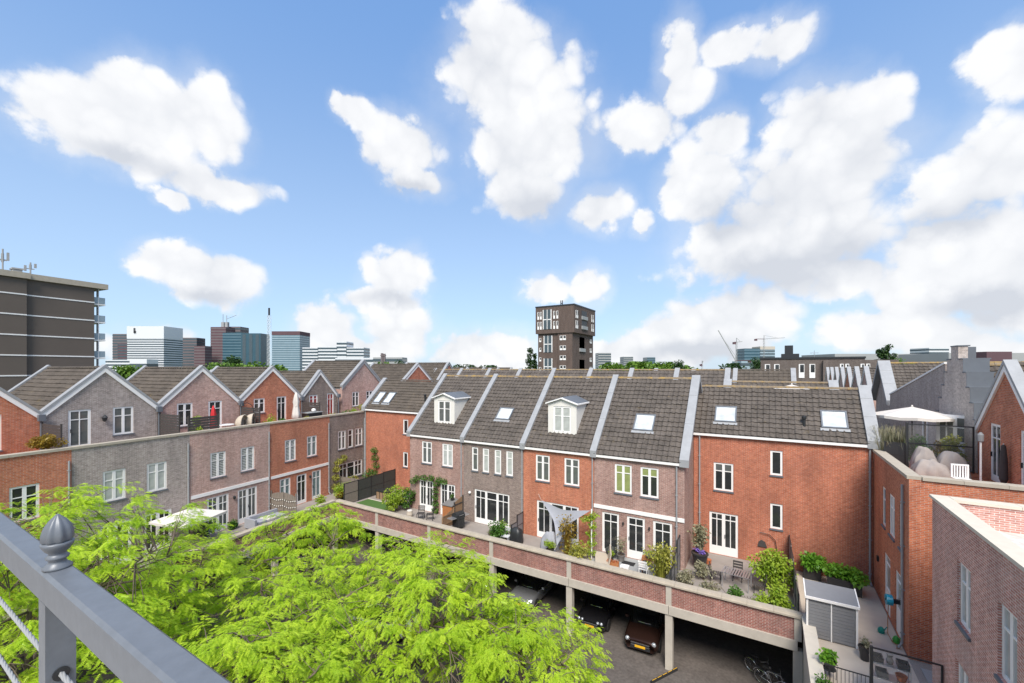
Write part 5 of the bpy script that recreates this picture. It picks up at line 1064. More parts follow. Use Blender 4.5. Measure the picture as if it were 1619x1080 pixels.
board_fence('plank_fence', 'tall dark-edged plank screen against the house wall, left of the barbecue', (-18.83, 23.42, 0), (-18.83, 24.38, 0), 1.5, 'wood_brown', h2=1.75, post_mat='wood_dark')
t = thing('wood_store', 'orange-brown wooden store with dark sloping lid beside the plank screen', 'storage box', (-19.35, 23.75, Z3)); MB().box(-.42, .42, -.5, .5, 0, 1.25).build('body', 'wood_orange', t); MB().prism([(-.47, -.55, 1.25), (-.47, .55, 1.45), (-.47, .55, 1.50), (-.47, -.55, 1.30)], (.94, 0, 0)).build('lid', 'roof_felt', t)
potted('pot_plant', 'round green plant on the wooden store lid', (-19.45, 23.95, Z3 + 1.45), .16, .16, 'pot_black', 'leaf_green', (.2, .2, .14), 220, .07, 31)
barbecue('black cart barbecue with pale side shelves on the dark house terrace', (-18.1, 22.95, Z3), math.radians(80))
grass_tuft('lavender_plant', 'lavender and leafy border clump by the shade sail house', (-14.75, 22.75, Z3), .95, .55, 170, 'leaf_green', 33, leafy=True); grass_tuft('agave_plant', 'blue-green spiky plant at the left of the lavender', (-15.35, 22.75, Z3), .55, .25, 50, 'leaf_pale', 34, wid=.03)
potted('pot_plant', 'small yellow-green pot plant in front of the triple door', (-15.1, 23.9, Z3), .15, .3, 'pot_black', 'leaf_lime', (.22, .22, .3), 220, .09, 35)
panel_fence('panel_fence', 'grey screen fence between the dark brown and orange-red houses', (-13.86, 22.9, 0), (-13.86, 24.38, 0), [1.05, 1.45], 'shed_grey')
MB().add(*dome(.38, .3, .95)).build('covered_grill', 'black_metal', smooth=True, label='black covered grill next to the grey screen fence', cat='barbecue', loc=(-13.5, 22.95, Z3))
for i, y in enumerate((22.75, 23.35)):
    t = thing('step_bench', ('front' if i == 0 else 'rear') + ' pale grey bench beside the grey screen fence', 'bench', (-14.2, y, Z3), .1, 'pale grey benches'); MB().box(-.3, .3, -.2, .2, .34 + i * .2, .40 + i * .2).build('seat', 'tower_white', t)
    for s in (-1, 1): MB().box(s * .26 - .03, s * .26 + .03, -.18, .18, 0, .339 + i * .2).build('leg', 'tower_grey', t)
# shade sail
def sail():
    t = thing('shade_sail', 'grey triangular shade sail stretched across the garden door', 'shade sail', (0, 0, 0)); A, B_, C_ = Vector((-12.35, 24.1, 6.35)), Vector((-8.75, 23.25, 6.55)), Vector((-10.45, 22.35, 4.45)); n = 12; vs, fs = [], []; G_ = (A + B_ + C_) / 3
    idx = {}
    for i in range(n + 1):
        for j in range(n + 1 - i):
            a, b = i / n, j / n; c = 1 - a - b; p = A * a + B_ * b + C_ * c; e = 1 - (27 * a * b * c); pull = .42 * (a * b * (1 - c) ** 2 * 3.4 * (c < .5) * (1 - 2 * c) + b * c * (1 - a) ** 2 * 3.4 * (a < .5) * (1 - 2 * a) + a * c * (1 - b) ** 2 * 3.4 * (b < .5) * (1 - 2 * b)); p = p.lerp(G_, min(.5, pull)); p.z -= .35 * a * b * c * 27 * .5; idx[i, j] = len(vs); vs.append(p)
    for i in range(n):
        for j in range(n - i):
            fs.append((idx[i, j], idx[i + 1, j], idx[i, j + 1]))
            if i + j < n - 1: fs.append((idx[i + 1, j], idx[i + 1, j + 1], idx[i, j + 1]))
    MB().add(vs, fs).build('cloth', 'fabric_grey', t, smooth=True); MB().tube([A, (-12.75, 24.44, 6.6)], .008, 5).tube([B_, (-8.7, 23.3, 6.6)], .008, 5).tube([C_, (-10.5, 22.1, 4.3)], .01, 5).build('rope', 'fabric_white', t)
    MB().tube([(-8.7, 23.3, Z3), (-8.7, 23.3, 6.62)], .04, 8).build('pole', 'white_paint', t)
sail()
barbecue('barbecue under a grey cover below the shade sail', (-11.35, 23.3, Z3), 0, True)
potted('pot_shrub', 'round golden shrub in a pot beside the covered barbecue', (-10.95, 22.5, Z3), .22, .35, 'pot_black', 'leaf_lime', (.33, .33, .3), 650, .075, 41)
grass_tuft('bamboo', 'tall amber bamboo clump behind the shade sail foot', (-9.95, 22.75, Z3), 2.1, .5, 90, 'leaf_amber', 42, canes=12, leafy=True); grass_tuft('bamboo', 'low yellow-green bamboo beside the beige lounge bench', (-9.15, 22.5, Z3), 1.0, .6, 120, 'leaf_bamboo', 43, canes=6, leafy=True)
wall_vine('climbing_vine', 'bright green vine wrapped round the white sail pole', (-8.75, 23.45, Z3), 0, [(0, -.1, .4), (.05, -.1, .9), (0, -.1, 1.4), (.1, -.1, 1.9), (-.1, -.1, 2.3), (.2, -.1, 2.5), (-.35, -.1, 2.2)], .26, 900, 'leaf_lime', 44)
t = thing('lounge_bench', 'beige wicker lounge bench on the end house terrace', 'bench', (-8.0, 23.15, Z3), math.radians(-70)); MB().prism([(-.7, -.4, .30), (-.7, .3, .22), (-.7, .42, .75), (-.7, .48, .75), (-.7, .36, .16), (-.7, -.4, .22)], (1.4, 0, 0)).build('seat', 'wicker', t)
for s in (-1, 1): MB().box(s * .66 - .02, s * .66 + .02, -.38, -.34, 0, .22).box(s * .66 - .02, s * .66 + .02, .3, .34, 0, .16).build('leg', 'black_metal', t)
t = thing('tub_chair', 'dark green tub chair by the first garden door', 'chair', (-7.75, 24.0, Z3)); MB().lathe([(.2, .1), (.3, .2), (.36, .45), (.34, .5), (.26, .3), (.02, .28)], n=16).build('shell', 'dark_mesh', t); MB().lathe([(.05, 0), (.04, .1)], n=8).build('leg', 'black_metal', t)
potted('pot_plant', 'slender potted olive tree beside the middle garden door', (-7.15, 23.85, Z3), .24, .38, 'pot_grey', 'leaf_pale', (.3, .3, .75), 320, .08, 45); potted('pot_plant', 'yellow-green pot plant left of the olive pot', (-7.6, 23.55, Z3), .12, .3, 'pot_black', 'leaf_lime', (.16, .16, .2), 180, .08, 46)
t = thing('flower_crate', 'wooden crate of orange flowers on the end house terrace', 'crate', (-7.35, 23.0, Z3), .2); MB().box(-.32, .32, -.2, .2, 0, .22).build('box', 'wood_orange', t); V, Fa = leaf_cloud([(-.2, 0, .24), (0, .05, .25), (.18, 0, .24)], .14, 260, .06, 47); link('flowers', np_mesh('flowers', V, Fa, 'terracotta'), t)
MB().box(-7.05, -6.35, 23.5, 23.95, 3.803, 3.82).build('door_mat', 'rubber', label='black door mat in front of the middle garden door', cat='mat')
MB().box(-8.6, -4.4, 22.1, 24.4, 3.801, 3.806).build('terrace_tiles', 'tower_grey', kind='structure')
t = thing('plant_crate', 'white crate with dark print on the end house terrace', 'crate', (-6.65, 22.85, Z3), .1); MB().box(-.22, .22, -.18, .18, 0, .24).build('box', 'white_paint', t); MB().box(-.15, -.03, -.187, -.181, .06, .18).box(.02, .15, -.187, -.181, .06, .16).build('print', 'black_metal', t)
t = thing('side_table', 'brown wooden table holding a dark bowl near the bamboo', 'table', (-5.45, 23.35, Z3), .15)
for k in range(5): MB().box(-.4, .4, -.3 + k * .12 + .006, -.3 + (k + 1) * .12 - .006, .70, .73).build('slat', 'wood_orange', t)
for sx in (-1, 1):
    for sy in (-1, 1): MB().box(sx * .36 - .03, sx * .36 + .03, sy * .26 - .03, sy * .26 + .03, 0, .699).build('leg', 'wood_orange', t)
t = thing('bowl', 'dark blue bowl on the brown wooden table', 'bowl', (-5.45, 23.35, Z3 + .73)); MB().lathe([(.08, 0), (.2, .1), (.22, .16), (.19, .16), (.1, .04)], n=16).build('shell', 'lead', t, smooth=True)
slat_seat('garden_chair', 'white metal chair in front of the brown table', (-5.6, 22.75, Z3), math.pi, .46, 'white_paint', 'white_paint', group='white garden chairs')
potted('pot_plant', 'lime green pot plant behind the brown table', (-5.75, 24.0, Z3), .18, .4, 'pot_grey', 'leaf_fern', (.32, .32, .25), 320, .1, 48)
grass_tuft('bamboo', 'dense yellow bamboo in front of the third garden door', (-4.75, 22.85, Z3), 1.75, .62, 170, 'leaf_bamboo', 49, canes=14, leafy=True)
panel_fence('panel_fence', 'dark fence stepping down between the end house and the rust-red house garden', (-4.1, 21.98, 0), (-4.1, 24.4, 0), [.95, 1.35, 1.85], 'shed_grey')
# garden of the rust-red house
potted('pot_plant', 'large dark pot of violet flowers beside the end house wall', (-3.2, 25.2, Z3), .42, .85, 'pot_black', 'flower_violet', (.42, .42, .16), 420, .07, 51)
grass_tuft('white_shrub', 'whitish upright dried plant above the violet pot', (-3.2, 25.3, Z3 + .8), 1.5, .35, 130, 'leaf_pale', 52, wid=.02, leafy=True)
MB().lathe([(.14, 0), (.16, .3), (.02, .32)], n=12).build('orange_pot', 'terracotta', label='small orange pot behind the violet flowers', cat='pot', loc=(-2.85, 25.9, Z3))
for i, (x, y, h_, mt, lab) in enumerate(((-3.55, 22.7, .95, 'leaf_pale', 'pale feathery shrub at the left corner of the rust-red garden'), (-2.85, 23.9, 1.0, 'leaf_pale', 'pale flowering shrub near the violet pot'), (-2.4, 22.35, .7, 'leaf_pale', 'dry grassy shrub along the deck edge'))): bush('feathery_shrub', lab, 'shrub', (x, y, Z3), (.5, .45, h_ / 2), 700, .10, mt, 53 + i)
t = thing('cane_trellis', 'arched cane trellis along the deck edge', 'trellis', (-2.2, 22.15, Z3)); 
for k in range(3): MB().tube([(-.7 + .1 * k, 0, .0), (-.3 + .1 * k, .02, .55 + .05 * k), (.3, .03, .6 + .04 * k), (.9 - .08 * k, 0, .1)], .012, 5).build('hoop', 'wood_grey', t)
bush('leafy_shrub', 'dark green leafy shrub in front of the slatted table', 'shrub', (-1.35, 22.25, Z3), (.42, .38, .38), 800, .09, 'leaf_green', 56); bush('leafy_shrub', 'yellow-green shrub right of the lattice', 'shrub', (-.25, 22.35, Z3), (.35, .35, .42), 500, .09, 'leaf_lime', 57)
t = thing('lattice_panel', 'small crossed wooden lattice at the deck edge', 'trellis', (-.75, 22.2, Z3))
for k in range(6): MB().tube([(-.3 + .12 * k - .15, 0, .02), (-.3 + .12 * k + .15, 0, .5)], .012, 4).tube([(-.3 + .12 * k + .15, .015, .02), (-.3 + .12 * k - .15, .015, .5)], .012, 4).build('lath', 'wood_grey', t)
t = thing('garden_table', 'grey slatted metal table in the rust-red house garden', 'table', (-1.35, 24.0, Z3), -.12)
for k in range(11): MB().box(-.62 + k * .114, -.62 + k * .114 + .06, -.42, .42, .72, .74).build('slat', 'steel', t)
MB().box(-.64, .64, -.43, -.40, .70, .719).box(-.64, .64, .40, .43, .70, .719).build('frame', 'steel', t)
for sx in (-1, 1):
    for sy in (-1, 1): MB().box(sx * .58 - .02, sx * .58 + .02, sy * .38 - .02, sy * .38 + .02, 0, .699).build('leg', 'steel', t)
for i, (dx, dy, rz, lab) in enumerate(((-.95, .1, math.pi / 2, 'dark garden chair left of the slatted metal table'), (.98, -.05, -math.pi / 2, 'dark garden chair right of the slatted metal table'), (.0, .75, 0, 'dark garden chair behind the slatted metal table'))): slat_seat('garden_chair', lab, (-1.35 + dx, 24.0 + dy, Z3), rz, .46, 'wood_dark', 'black_metal', group='chairs at the metal table')
bush('lime_bush', 'tall lime-green bush beside the dark fence in the rust-red garden', 'bush', (.25, 24.7, Z3), (.95, .9, 1.1), 3200, .13, 'leaf_lime', 58, clumps=26); bush('lime_bush', 'round yellow-green bush at the right end of the deck edge', 'bush', (.4, 22.65, Z3), (.62, .55, .58), 1600, .11, 'leaf_lime', 59, clumps=18)
t = thing('iron_hook', 'curved black iron bracket and fan ornament on the rust-red wall', 'wall ornament', (.05, 27.58, Z3)); MB().tube([(-.45, -.05, 1.75), (0, -.06, 1.72), (.28, -.06, 1.45), (.36, -.05, .9)], .018, 6).build('arm', 'black_metal', t); MB().prism([(-.55, -.04, .95), (-.1, -.04, .95), (-.2, -.04, 1.25), (-.38, -.04, 1.33), (-.5, -.04, 1.22)], (0, .03, 0)).build('fan', 'wood_dark', t)
panel_fence('panel_fence', 'dark fence stepping down between the rust-red garden and the storage cabinet', (.98, 27.5, 0), (1.12, 22.0, 0), [1.85, 1.7, 1.45, 1.2], 'shed_grey')
# ------------------------------------------------------------------ alley at the right
t = thing('storage_cabinet', 'grey two-door garden storage cabinet with white trim', 'shed', (1.36, 21.06, Z3)); W = 1.6
MB().box(0, W, .03, .92, .02, 1.62).build('body', 'shed_grey', t); MB().prism([(-.04, -.06, 1.62), (-.04, .98, 1.86), (-.04, .98, 1.90), (-.04, -.06, 1.66)], (W + .08, 0, 0)).build('roof', 'shed_grey', t)
for i in (0, 1):
    d = MB()
    for k in range(12): d.box(.05 + i * .77, .05 + i * .77 + .72, -.002 - .008 * (k % 2 == 0), .028, .06 + k * .128, .06 + (k + 1) * .128 - .012)
    d.build('door', 'shed_grey', t)
MB().box(-.03, .04, -.03, .03, .02, 1.6).box(W - .04, W + .03, -.03, .03, .02, 1.6).box(.775, .815, -.03, .03, .02, 1.6).build('trim', 'white_paint', t); MB().box(-.06, W + .06, -.10, -.062, 1.58, 1.68).prism([(-.08, -.09, 1.58), (-.08, 1.0, 1.83), (-.08, 1.0, 1.93), (-.08, -.09, 1.68)], (.038, 0, 0)).prism([(W + .042, -.09, 1.58), (W + .042, 1.0, 1.83), (W + .042, 1.0, 1.93), (W + .042, -.09, 1.68)], (.038, 0, 0)).build('roof_trim', 'white_paint', t)
def planter(label, loc, w, seed, rz=0.):
    t = thing('fern_planter', label, 'planter', loc, rz, 'fern planters'); MB().box(-w / 2, w / 2, -.25, .25, 0, .62).box(-w / 2 - .015, w / 2 + .015, -.265, .265, .56, .63).build('box', 'pot_black', t); rng = np.random.default_rng(seed); c = np.stack([rng.uniform(-w / 2, w / 2, 16), rng.uniform(-.25, .25, 16), rng.uniform(.75, 1.05, 16)], 1); V, Fa = leaf_cloud(c, .30, 1100, .17, seed, .45); link('foliage', np_mesh('foliage', V, Fa, 'leaf_fern'), t); MB().box(-w / 2 + .02, w / 2 - .02, -.23, .23, .631, .64).build('soil', 'soil', t)
planter('green fern planter against the rust-red wall, left of the longer one', (1.95, 27.0, Z3), .75, 61); planter('long black planter with ferns beyond the storage cabinet', (3.2, 26.2, Z3), 1.35, 62, -.15)
t = thing('wire_ornament', 'pale curled wire ornament between cabinet and ferns', 'ornament', (2.25, 24.6, Z3)); m = MB()
for k in range(4): m.tube([(.1 * k + .16 * math.cos(q), .02 * k, .45 + .16 * math.sin(q)) for q in [i * .7 for i in range(10)]], .012, 5)
m.box(-.3, .6, -.02, .02, 0, .3).build('curl', 'steel', t)
for nm, lab, loc, mt, hh in (('watering_can', 'turquoise watering can on the pale alley paving', (4.0, 22.9, Z3), 'plastic_turquoise', .3), ('watering_can', 'bright green can at the foot of the red corner wall', (4.36, 22.35, Z3), 'plastic_green', .34)):
    t = thing(nm, lab, 'watering can', loc, .6); MB().lathe([(.10, 0), (.115, .02), (.105, hh * .6), (.06, hh * .72), (.05, hh * .8)], n=14).build('body', mt, t, smooth=True); MB().tube([(.09, 0, .06), (.2, 0, hh * .6), (.25, 0, hh * .72)], [.025, .018, .022], 8).build('spout', mt, t); MB().tube([(-.09, 0, .08), (-.17, 0, hh * .5), (-.05, 0, hh * .82)], .012, 6).build('handle', mt, t)
t = thing('hose_reel', 'turquoise wall-mounted hose reel on the red corner', 'hose reel', (4.28, 22.55, Z3 + 1.55)); MB().prism([(.0, .02 + .24 * math.cos(q), .02 + .2 * math.sin(q)) for q in [i * .449 for i in range(14)]], (-.2, 0, 0)).build('case', 'plastic_teal', t); MB().box(.0, .25, -.03, .08, -.08, .08).build('bracket', 'black_metal', t); MB().lathe([(.05, 0), (.05, .02)], (0, 0, 0), 10).build('hub', 'black_metal', t).matrix_local = Matrix.Translation((-.2, .02, .02)) @ Matrix.Rotation(-math.pi / 2, 4, 'Y')
MB().tube([(-.1, .1, -.15), (-.12, .12, -.9), (-.14, .0, -1.35), (-.05, -.3, -1.5), (.05, -.5, -1.48), (0, -.7, -1.52)], .014, 6).build('hose', 'wood_orange', t)
potted('pot_plant', 'black pot with dry plant in front of the storage cabinet corner', (3.1, 20.45, Z3), .2, .5, 'pot_black', 'leaf_pale', (.22, .22, .16), 160, .08, 63)
potted('pot_plant', 'mossy fern in a dark pot on a plant stand near the edge wall', (1.85, 18.6, Z3 + .35), .2, .25, 'pot_black', 'leaf_fern', (.32, .32, .2), 420, .11, 64)
t = thing('plant_stand', 'thin metal plant stand under the mossy fern', 'stand', (1.85, 18.6, Z3)); MB().lathe([(.2, .33), (.2, .35)], n=12).build('ring', 'black_metal', t)
for k in range(4): MB().tube([(.19 * math.cos(k * 1.571), .19 * math.sin(k * 1.571), 0), (.19 * math.cos(k * 1.571), .19 * math.sin(k * 1.571), .33)], .01, 5).build('leg', 'black_metal', t)
bush('leafy_shrub', 'green shrub behind the iron bars at the bottom edge', 'shrub', (1.65, 17.2, Z3), (.4, .4, .4), 700, .09, 'leaf_green', 65)
t = thing('iron_fence', 'low black iron bar fence across the alley at the bottom edge', 'fence', (1.62, 17.65, Z3)); MB().box(0, 1.2, -.015, .015, .97, 1.0).box(0, 1.2, -.015, .015, .08, .11).build('rail', 'black_metal', t)
for k in range(12): MB().tube([(.03 + k * .104, 0, 0), (.03 + k * .104, 0, .97)], .008, 5).build('bar', 'black_metal', t)
t = thing('glass_screen', 'tall framed glass screen closing the alley next to the near building', 'screen', (2.84, 17.65, Z3)); MB().box(-.04, .04, -.04, .04, 0, 2.0).box(1.62, 1.67, -.03, .03, 0, 1.97).box(.04, 1.62, -.025, .025, 1.94, 1.98).box(.04, 1.62, -.025, .025, .05, .09).build('frame', 'black_metal', t)
m_, tt, bb = new_mat('clear_glass'); bb.inputs['Transmission Weight'].default_value = .97; bb.inputs['Roughness'].default_value = .0; bb.inputs['IOR'].default_value = 1.08; bb.inputs['Base Color'].default_value = (.97, .98, .97, 1)
MB().box(.041, 1.619, -.004, .004, .1, 1.93).build('pane', 'clear_glass', t)
t = thing('potting_rack', 'metal shelf rack with pots and crates behind the glass screen', 'shelf', (3.4, 18.25, Z3), -.06)
for k, zz in enumerate((.35, .8, 1.25)): MB().box(-.5, .5, -.22, .22, zz, zz + .03).build('shelf', 'steel', t)
for sx in (-1, 1):
    for sy in (-1, 1): MB().box(sx * .48 - .015, sx * .48 + .015, sy * .2 - .015, sy * .2 + .015, 0, 1.5).build('upright', 'steel', t)
for i, (x, zz, mt, lab) in enumerate(((-.32, 1.28, 'pot_black', 'dark seed tray, left on the top shelf of the rack'), (.32, 1.28, 'pot_black', 'dark seed tray, right on the top shelf of the rack'), (-.2, .83, 'pot_grey', 'grey tray on the middle shelf of the rack'))):
    o = MB().box(-.15, .15, -.16, .16, 0, .02).box(-.15, -.13, -.16, .16, .02, .16).box(.13, .15, -.16, .16, .02, .16).box(-.13, .13, -.16, -.14, .02, .16).box(-.13, .13, .14, .16, .02, .16).build('seed_tray', mt, label=lab, cat='tray', loc=(3.4 + x, 18.25 - .06 * x, Z3 + zz + .003)); 
MB().lathe([(.08, 0), (.1, .1), (.06, .2), (.09, .3), (.02, .31)], n=12).build('stone_ornament', 'pot_grey', label='grey stone ornament in the middle of the rack top', cat='ornament', loc=(3.4, 18.25, Z3 + 1.283))
MB().lathe([(.1, 0), (.15, .16), (.16, .18), (.14, .18), (.02, .05)], n=14).build('clay_pot', 'terracotta', label='orange clay pot on the middle shelf of the rack', cat='pot', loc=(3.68, 18.22, Z3 + .833))
t = thing('duckboard', 'pale slatted boards lying in the passage behind the screen', 'decking', (4.05, 18.0, Z3))
for k in range(9): MB().box(0, .44, k * .12, k * .12 + .1, .02, .045).build('board', 'tower_white', t)
for k in range(4): MB().box(4.75 + k * .5, 5.2 + k * .5, 19.6, 20.9, 3.803, 3.83).build('paving_slab', 'tower_grey', label=('nearest', 'second', 'third', 'farthest')[k] + ' grey slab in the passage between the red buildings', cat='paving slab', group='passage slabs')

# ------------------------------------------------------------------ left terraces at deck level
x, y = LW(-16.2, -1.7); parasol_open('square cream parasol open above the left terrace', (x, y, Z3), 1.32, 2.15, .45, rz=TH + .2, n=4)
t = thing('lounge_sofa', 'grey outdoor corner sofa on the left terrace', 'sofa', (*LW(-11.2, -1.7), Z3), TH); MB().box(-1.1, 1.1, -.45, .45, .08, .36).build('base', 'shed_grey', t); MB().box(-1.1, 1.1, .46, .62, .08, .72).box(-1.26, -1.11, -.45, .62, .08, .72).build('backrest', 'fabric_grey', t)
for k in range(3): MB().box(-1.05 + k * .71, -.36 + k * .71, -.42, .42, .362, .47).build('cushion', 'fabric_white' if k == 1 else 'fabric_grey', t)
x0, y0_ = LW(-9.75, -.08); x1, y1_ = LW(-9.6, -2.5); board_fence('plank_fence', 'weathered grey plank fence with arched top on the left terrace', (x0, y0_, 0), (x1, y1_, 0), 1.75, 'wood_grey', arch=True)
t = thing('string_lights', 'string of white bulbs hung along the weathered plank fence', 'string lights', (0, 0, 0)); m = MB(); g = MB()
for r_ in range(2):
    P = [Vector((x0, y0_ - .06, Z3 + 1.3 - .45 * r_)).lerp(Vector((x1, y1_ - .06, Z3 + 1.3 - .45 * r_)), q / 12) - Vector((0, 0, .1 * math.sin(q / 12 * math.pi * 2) ** 2)) for q in range(13)]; m.tube(P, .006, 4)
    for p in P: g.lathe([(.01, 0), (.035, -.03), (.03, -.07), (.005, -.085)], tuple(p), 8)
m.build('wire', 'black_metal', t); g.build('bulbs', 'flower_white', t)
for i, (s, o, r, mt, lab) in enumerate(((-7.3, -2.3, .5, 'leaf_lime', 'flowering shrub right of the weathered plank fence'), (-4.9, -2.0, .4, 'leaf_amber', 'reddish plant by the orange-red house door'), (-14.6, -.6, .6, 'leaf_green', 'dark shrub beside the mauve house doors'), (-12.8, -.4, .3, 'leaf_green', 'small shrub under the wall lamp of the mauve house'))): bush('terrace_shrub', lab, 'shrub', (*LW(s, o), Z3), (r, r, r * 1.1), 800, .10, mt, 70 + i)
bush('flowering_bush', 'white-flowered green bush at the corner of the left terrace', 'bush', (-30.6, 23.2, Z3), (.95, .8, .75), 1800, .11, 'leaf_lime', 76, clumps=20)
board_fence('plank_fence', 'grey plank fence in front of the dark grey corner house', (-32.5, 24.4, 0), (-29.05, 24.7, 0), 1.35, 'wood_grey')
wall_vine('climbing_vine', 'tall climber on the blank red wall of the set-back house', (-33.1, 27.6, Z3), 0, [(1.4, -.15, .5), (1.5, -.2, 1.2), (1.7, -.15, 1.9), (1.6, -.15, 2.6), (1.5, -.12, 3.3), (.9, -.2, 1.2), (2.6, -.3, .9), (.6, -.3, .8)], .4, 1500, 'leaf_green', 77)
x, y = LW(-4.23); wall_vine('climbing_vine', 'yellow-green climber around the wide window of the dark corner house', (x, y, Z3), TH, [(.5, -.15, .6), (.5, -.18, 1.4), (.6, -.15, 2.1), (.8, -.15, 2.7), (1.4, -.13, 2.9), (2.0, -.15, .8), (2.6, -.18, .8)], .36, 1500, 'leaf_bamboo', 78)
# ------------------------------------------------------------------ roof terraces of the left wing
ZT = 10.0
def LT(s, o): return (*LW(s, o), ZT)
for i, (s, lab) in enumerate(((-20.72, 'dark woven fence between the two leftmost roof terraces'), (-15.2, 'dark woven fence topped with greenery above the grey house'), (-9.75, 'dark wooden divider between the mauve and orange roof terraces'), (-4.2, 'dark divider between the orange and dark grey roof terraces'))):
    a, b = LW(s, 1.2), LW(s, 3.35); board_fence('woven_fence', lab, (*a, 0), (*b, 0), 1.75, 'wood_dark', .15, .02, horizontal=True, z=ZT, group='roof terrace dividers')
a, b = LW(-15.05, .5), LW(-13.2, .5); board_fence('woven_fence', 'broad woven dark fence panel along the terrace edge beside the red parasol', (*a, 0), (*b, 0), 1.6, 'wood_dark', .15, .02, horizontal=True, z=ZT)
bush('terrace_shrub', 'yellow-green creeper spilling over the broad woven fence', 'shrub', LT(-14.3, .9), (.75, .3, .85), 1100, .1, 'leaf_lime', 80)
t = potted('pot_tree', 'amber-leaved small tree in a pot on the leftmost roof terrace', LT(-21.6, .8), .28, .5, 'pot_grey', 'leaf_amber', (.85, .85, .5), 1500, .1, 81)
parasol_closed('closed red parasol on the mauve house roof terrace', LT(-13.0, 1.4), 2.15, 'fabric_red', .2)
parasol_closed('closed white parasol on the orange-red house roof terrace', LT(-6.5, 1.3), 2.75, 'fabric_white', .3)
t = thing('garden_table', 'low white round table under the closed red parasol', 'table', LT(-12.2, 1.3), 0); MB().lathe([(.5, .72), (.5, .75), (.02, .76)], n=18).build('top', 'white_paint', t); MB().lathe([(.25, 0), (.05, .05), (.04, .719)], n=12).build('leg', 'white_paint', t)
def basket(label, loc, rz):
    t = thing('basket_chair', label, 'chair', loc, rz, 'basket chairs'); vs, fs = [], []; n, m_ = 18, 8
    for i in range(m_ + 1):
        for k in range(n):
            a = 2 * math.pi * k / n; q = math.pi * .52 * i / m_; r = .62 * math.sin(q); vs.append((r * math.cos(a) * .9, .45 - .55 * (1 - math.cos(q)) * 1.0 , .72 + r * math.sin(a)))
    for i in range(m_):
        for k in range(n): fs.append((i * n + k, i * n + (k + 1) % n, (i + 1) * n + (k + 1) % n, (i + 1) * n + k))
    MB().add(vs, fs).build('shell', 'wicker', t, smooth=True); rim = [(vs[m_ * n + k]) for k in range(n)] + [vs[m_ * n]]; MB().tube(rim, .03, 6, False).build('rim', 'wicker', t); MB().lathe([(.33, .2), (.36, .3), (.3, .36), (.02, .37)], (0, .05, 0), 14).build('cushion', 'fabric_white', t); MB().lathe([(.3, 0), (.3, .04), (.06, .06), (.06, .2)], n=14).build('base', 'steel', t)
basket('left round wicker basket chair on the mauve house roof terrace', LT(-11.15, 1.1), TH + .55); basket('right round wicker basket chair on the mauve house roof terrace', LT(-10.35, 1.3), TH + .75)
t = thing('arc_lamp', 'black curved lamp arching over the basket chairs', 'lamp', LT(-9.95, 1.6), TH); MB().tube([(0, 0, 0), (0, 0, 1.5), (-.15, 0, 1.95), (-.5, 0, 2.15), (-.9, 0, 2.1)], .025, 6).build('arm', 'black_metal', t); MB().lathe([(.16, -.16), (.12, -.03), (.03, 0)], (-.9, 0, 2.1), 12).build('lamp_shade', 'black_metal', t)
for i, (s, o, r, mt, lab) in enumerate(((-9.1, .9, .55, 'leaf_lime', 'leafy planter greenery at the left end of the orange roof terrace'), (-8.3, .75, .4, 'leaf_green', 'green shrub along the orange terrace edge'), (-6.0, .7, .35, 'leaf_bamboo', 'yellow-green plant by the closed white parasol'), (-3.3, .8, .42, 'leaf_bamboo', 'grassy plant at the dark corner terrace edge'), (-1.7, .7, .45, 'leaf_green', 'bushy plant below the red curtained door'), (-.6, .8, .5, 'leaf_lime', 'bright plant at the right end of the corner terrace'), (.9, 1.2, .6, 'leaf_bamboo', 'tall amber-green plant in front of the large mauve gable'))): bush('terrace_shrub', lab, 'shrub', LT(s, o), (r, r, r * 1.05), 600, .10, mt, 90 + i)
t = thing('outdoor_kitchen', 'black outdoor kitchen counter on the roof terrace divider', 'counter', LT(-4.9, 1.3), TH); MB().box(-.75, .75, -.35, .35, 0, .9).build('cabinet', 'black_metal', t); MB().box(-.8, .8, -.4, .4, .9, .96).build('worktop', 'tower_grey', t)
MB().lathe([(.02, 0), (.14, .03), (.19, .14), (.14, .26), (.02, .3)], n=14).build('white_pot', 'white_paint', smooth=True, label='white round pot on the outdoor kitchen counter', cat='pot', loc=(*LW(-4.75, 1.3), ZT + .96))
# ------------------------------------------------------------------ roof terrace of the right corner house
t = thing('wind_screen', 'black-framed glass wind screen on the right roof terrace', 'screen', (5.65, 27.0, ZT)); MB().box(-.05, .05, -.04, .04, 0, 2.15).box(2.2, 2.26, -.03, .03, 0, 2.1).box(.05, 2.2, -.025, .025, 2.05, 2.1).box(.05, 2.2, -.025, .025, 1.15, 1.2).box(.05, 2.2, -.025, .025, .05, .09).build('frame', 'black_metal', t); MB().box(.051, 2.199, -.005, .005, 1.21, 2.04).box(.051, 2.199, -.005, .005, .1, 1.14).build('pane', 'clear_glass', t)
bush('terrace_shrub', 'green shrub seen through the wind screen, nearer the low black fence', 'shrub', (6.2, 27.75, ZT), (.6, .45, .95), 1300, .11, 'leaf_green', 97, clumps=18)
bush('terrace_shrub', 'olive-green shrub seen through the wind screen, nearer the gable', 'shrub', (7.25, 27.7, ZT), (.62, .45, .9), 1300, .11, 'leaf_bamboo', 98, clumps=18)
bush('terrace_shrub', 'small orange-leaved shrub between the two shrubs behind the wind screen', 'shrub', (6.75, 27.4, ZT + .0), (.25, .2, .85), 260, .09, 'leaf_amber', 99, clumps=8)
panel_fence('panel_fence', 'low black panel fence left of the glass wind screen', (4.85, 27.05, 0), (5.6, 27.02, 0), [1.15], 'black_metal', z=ZT)
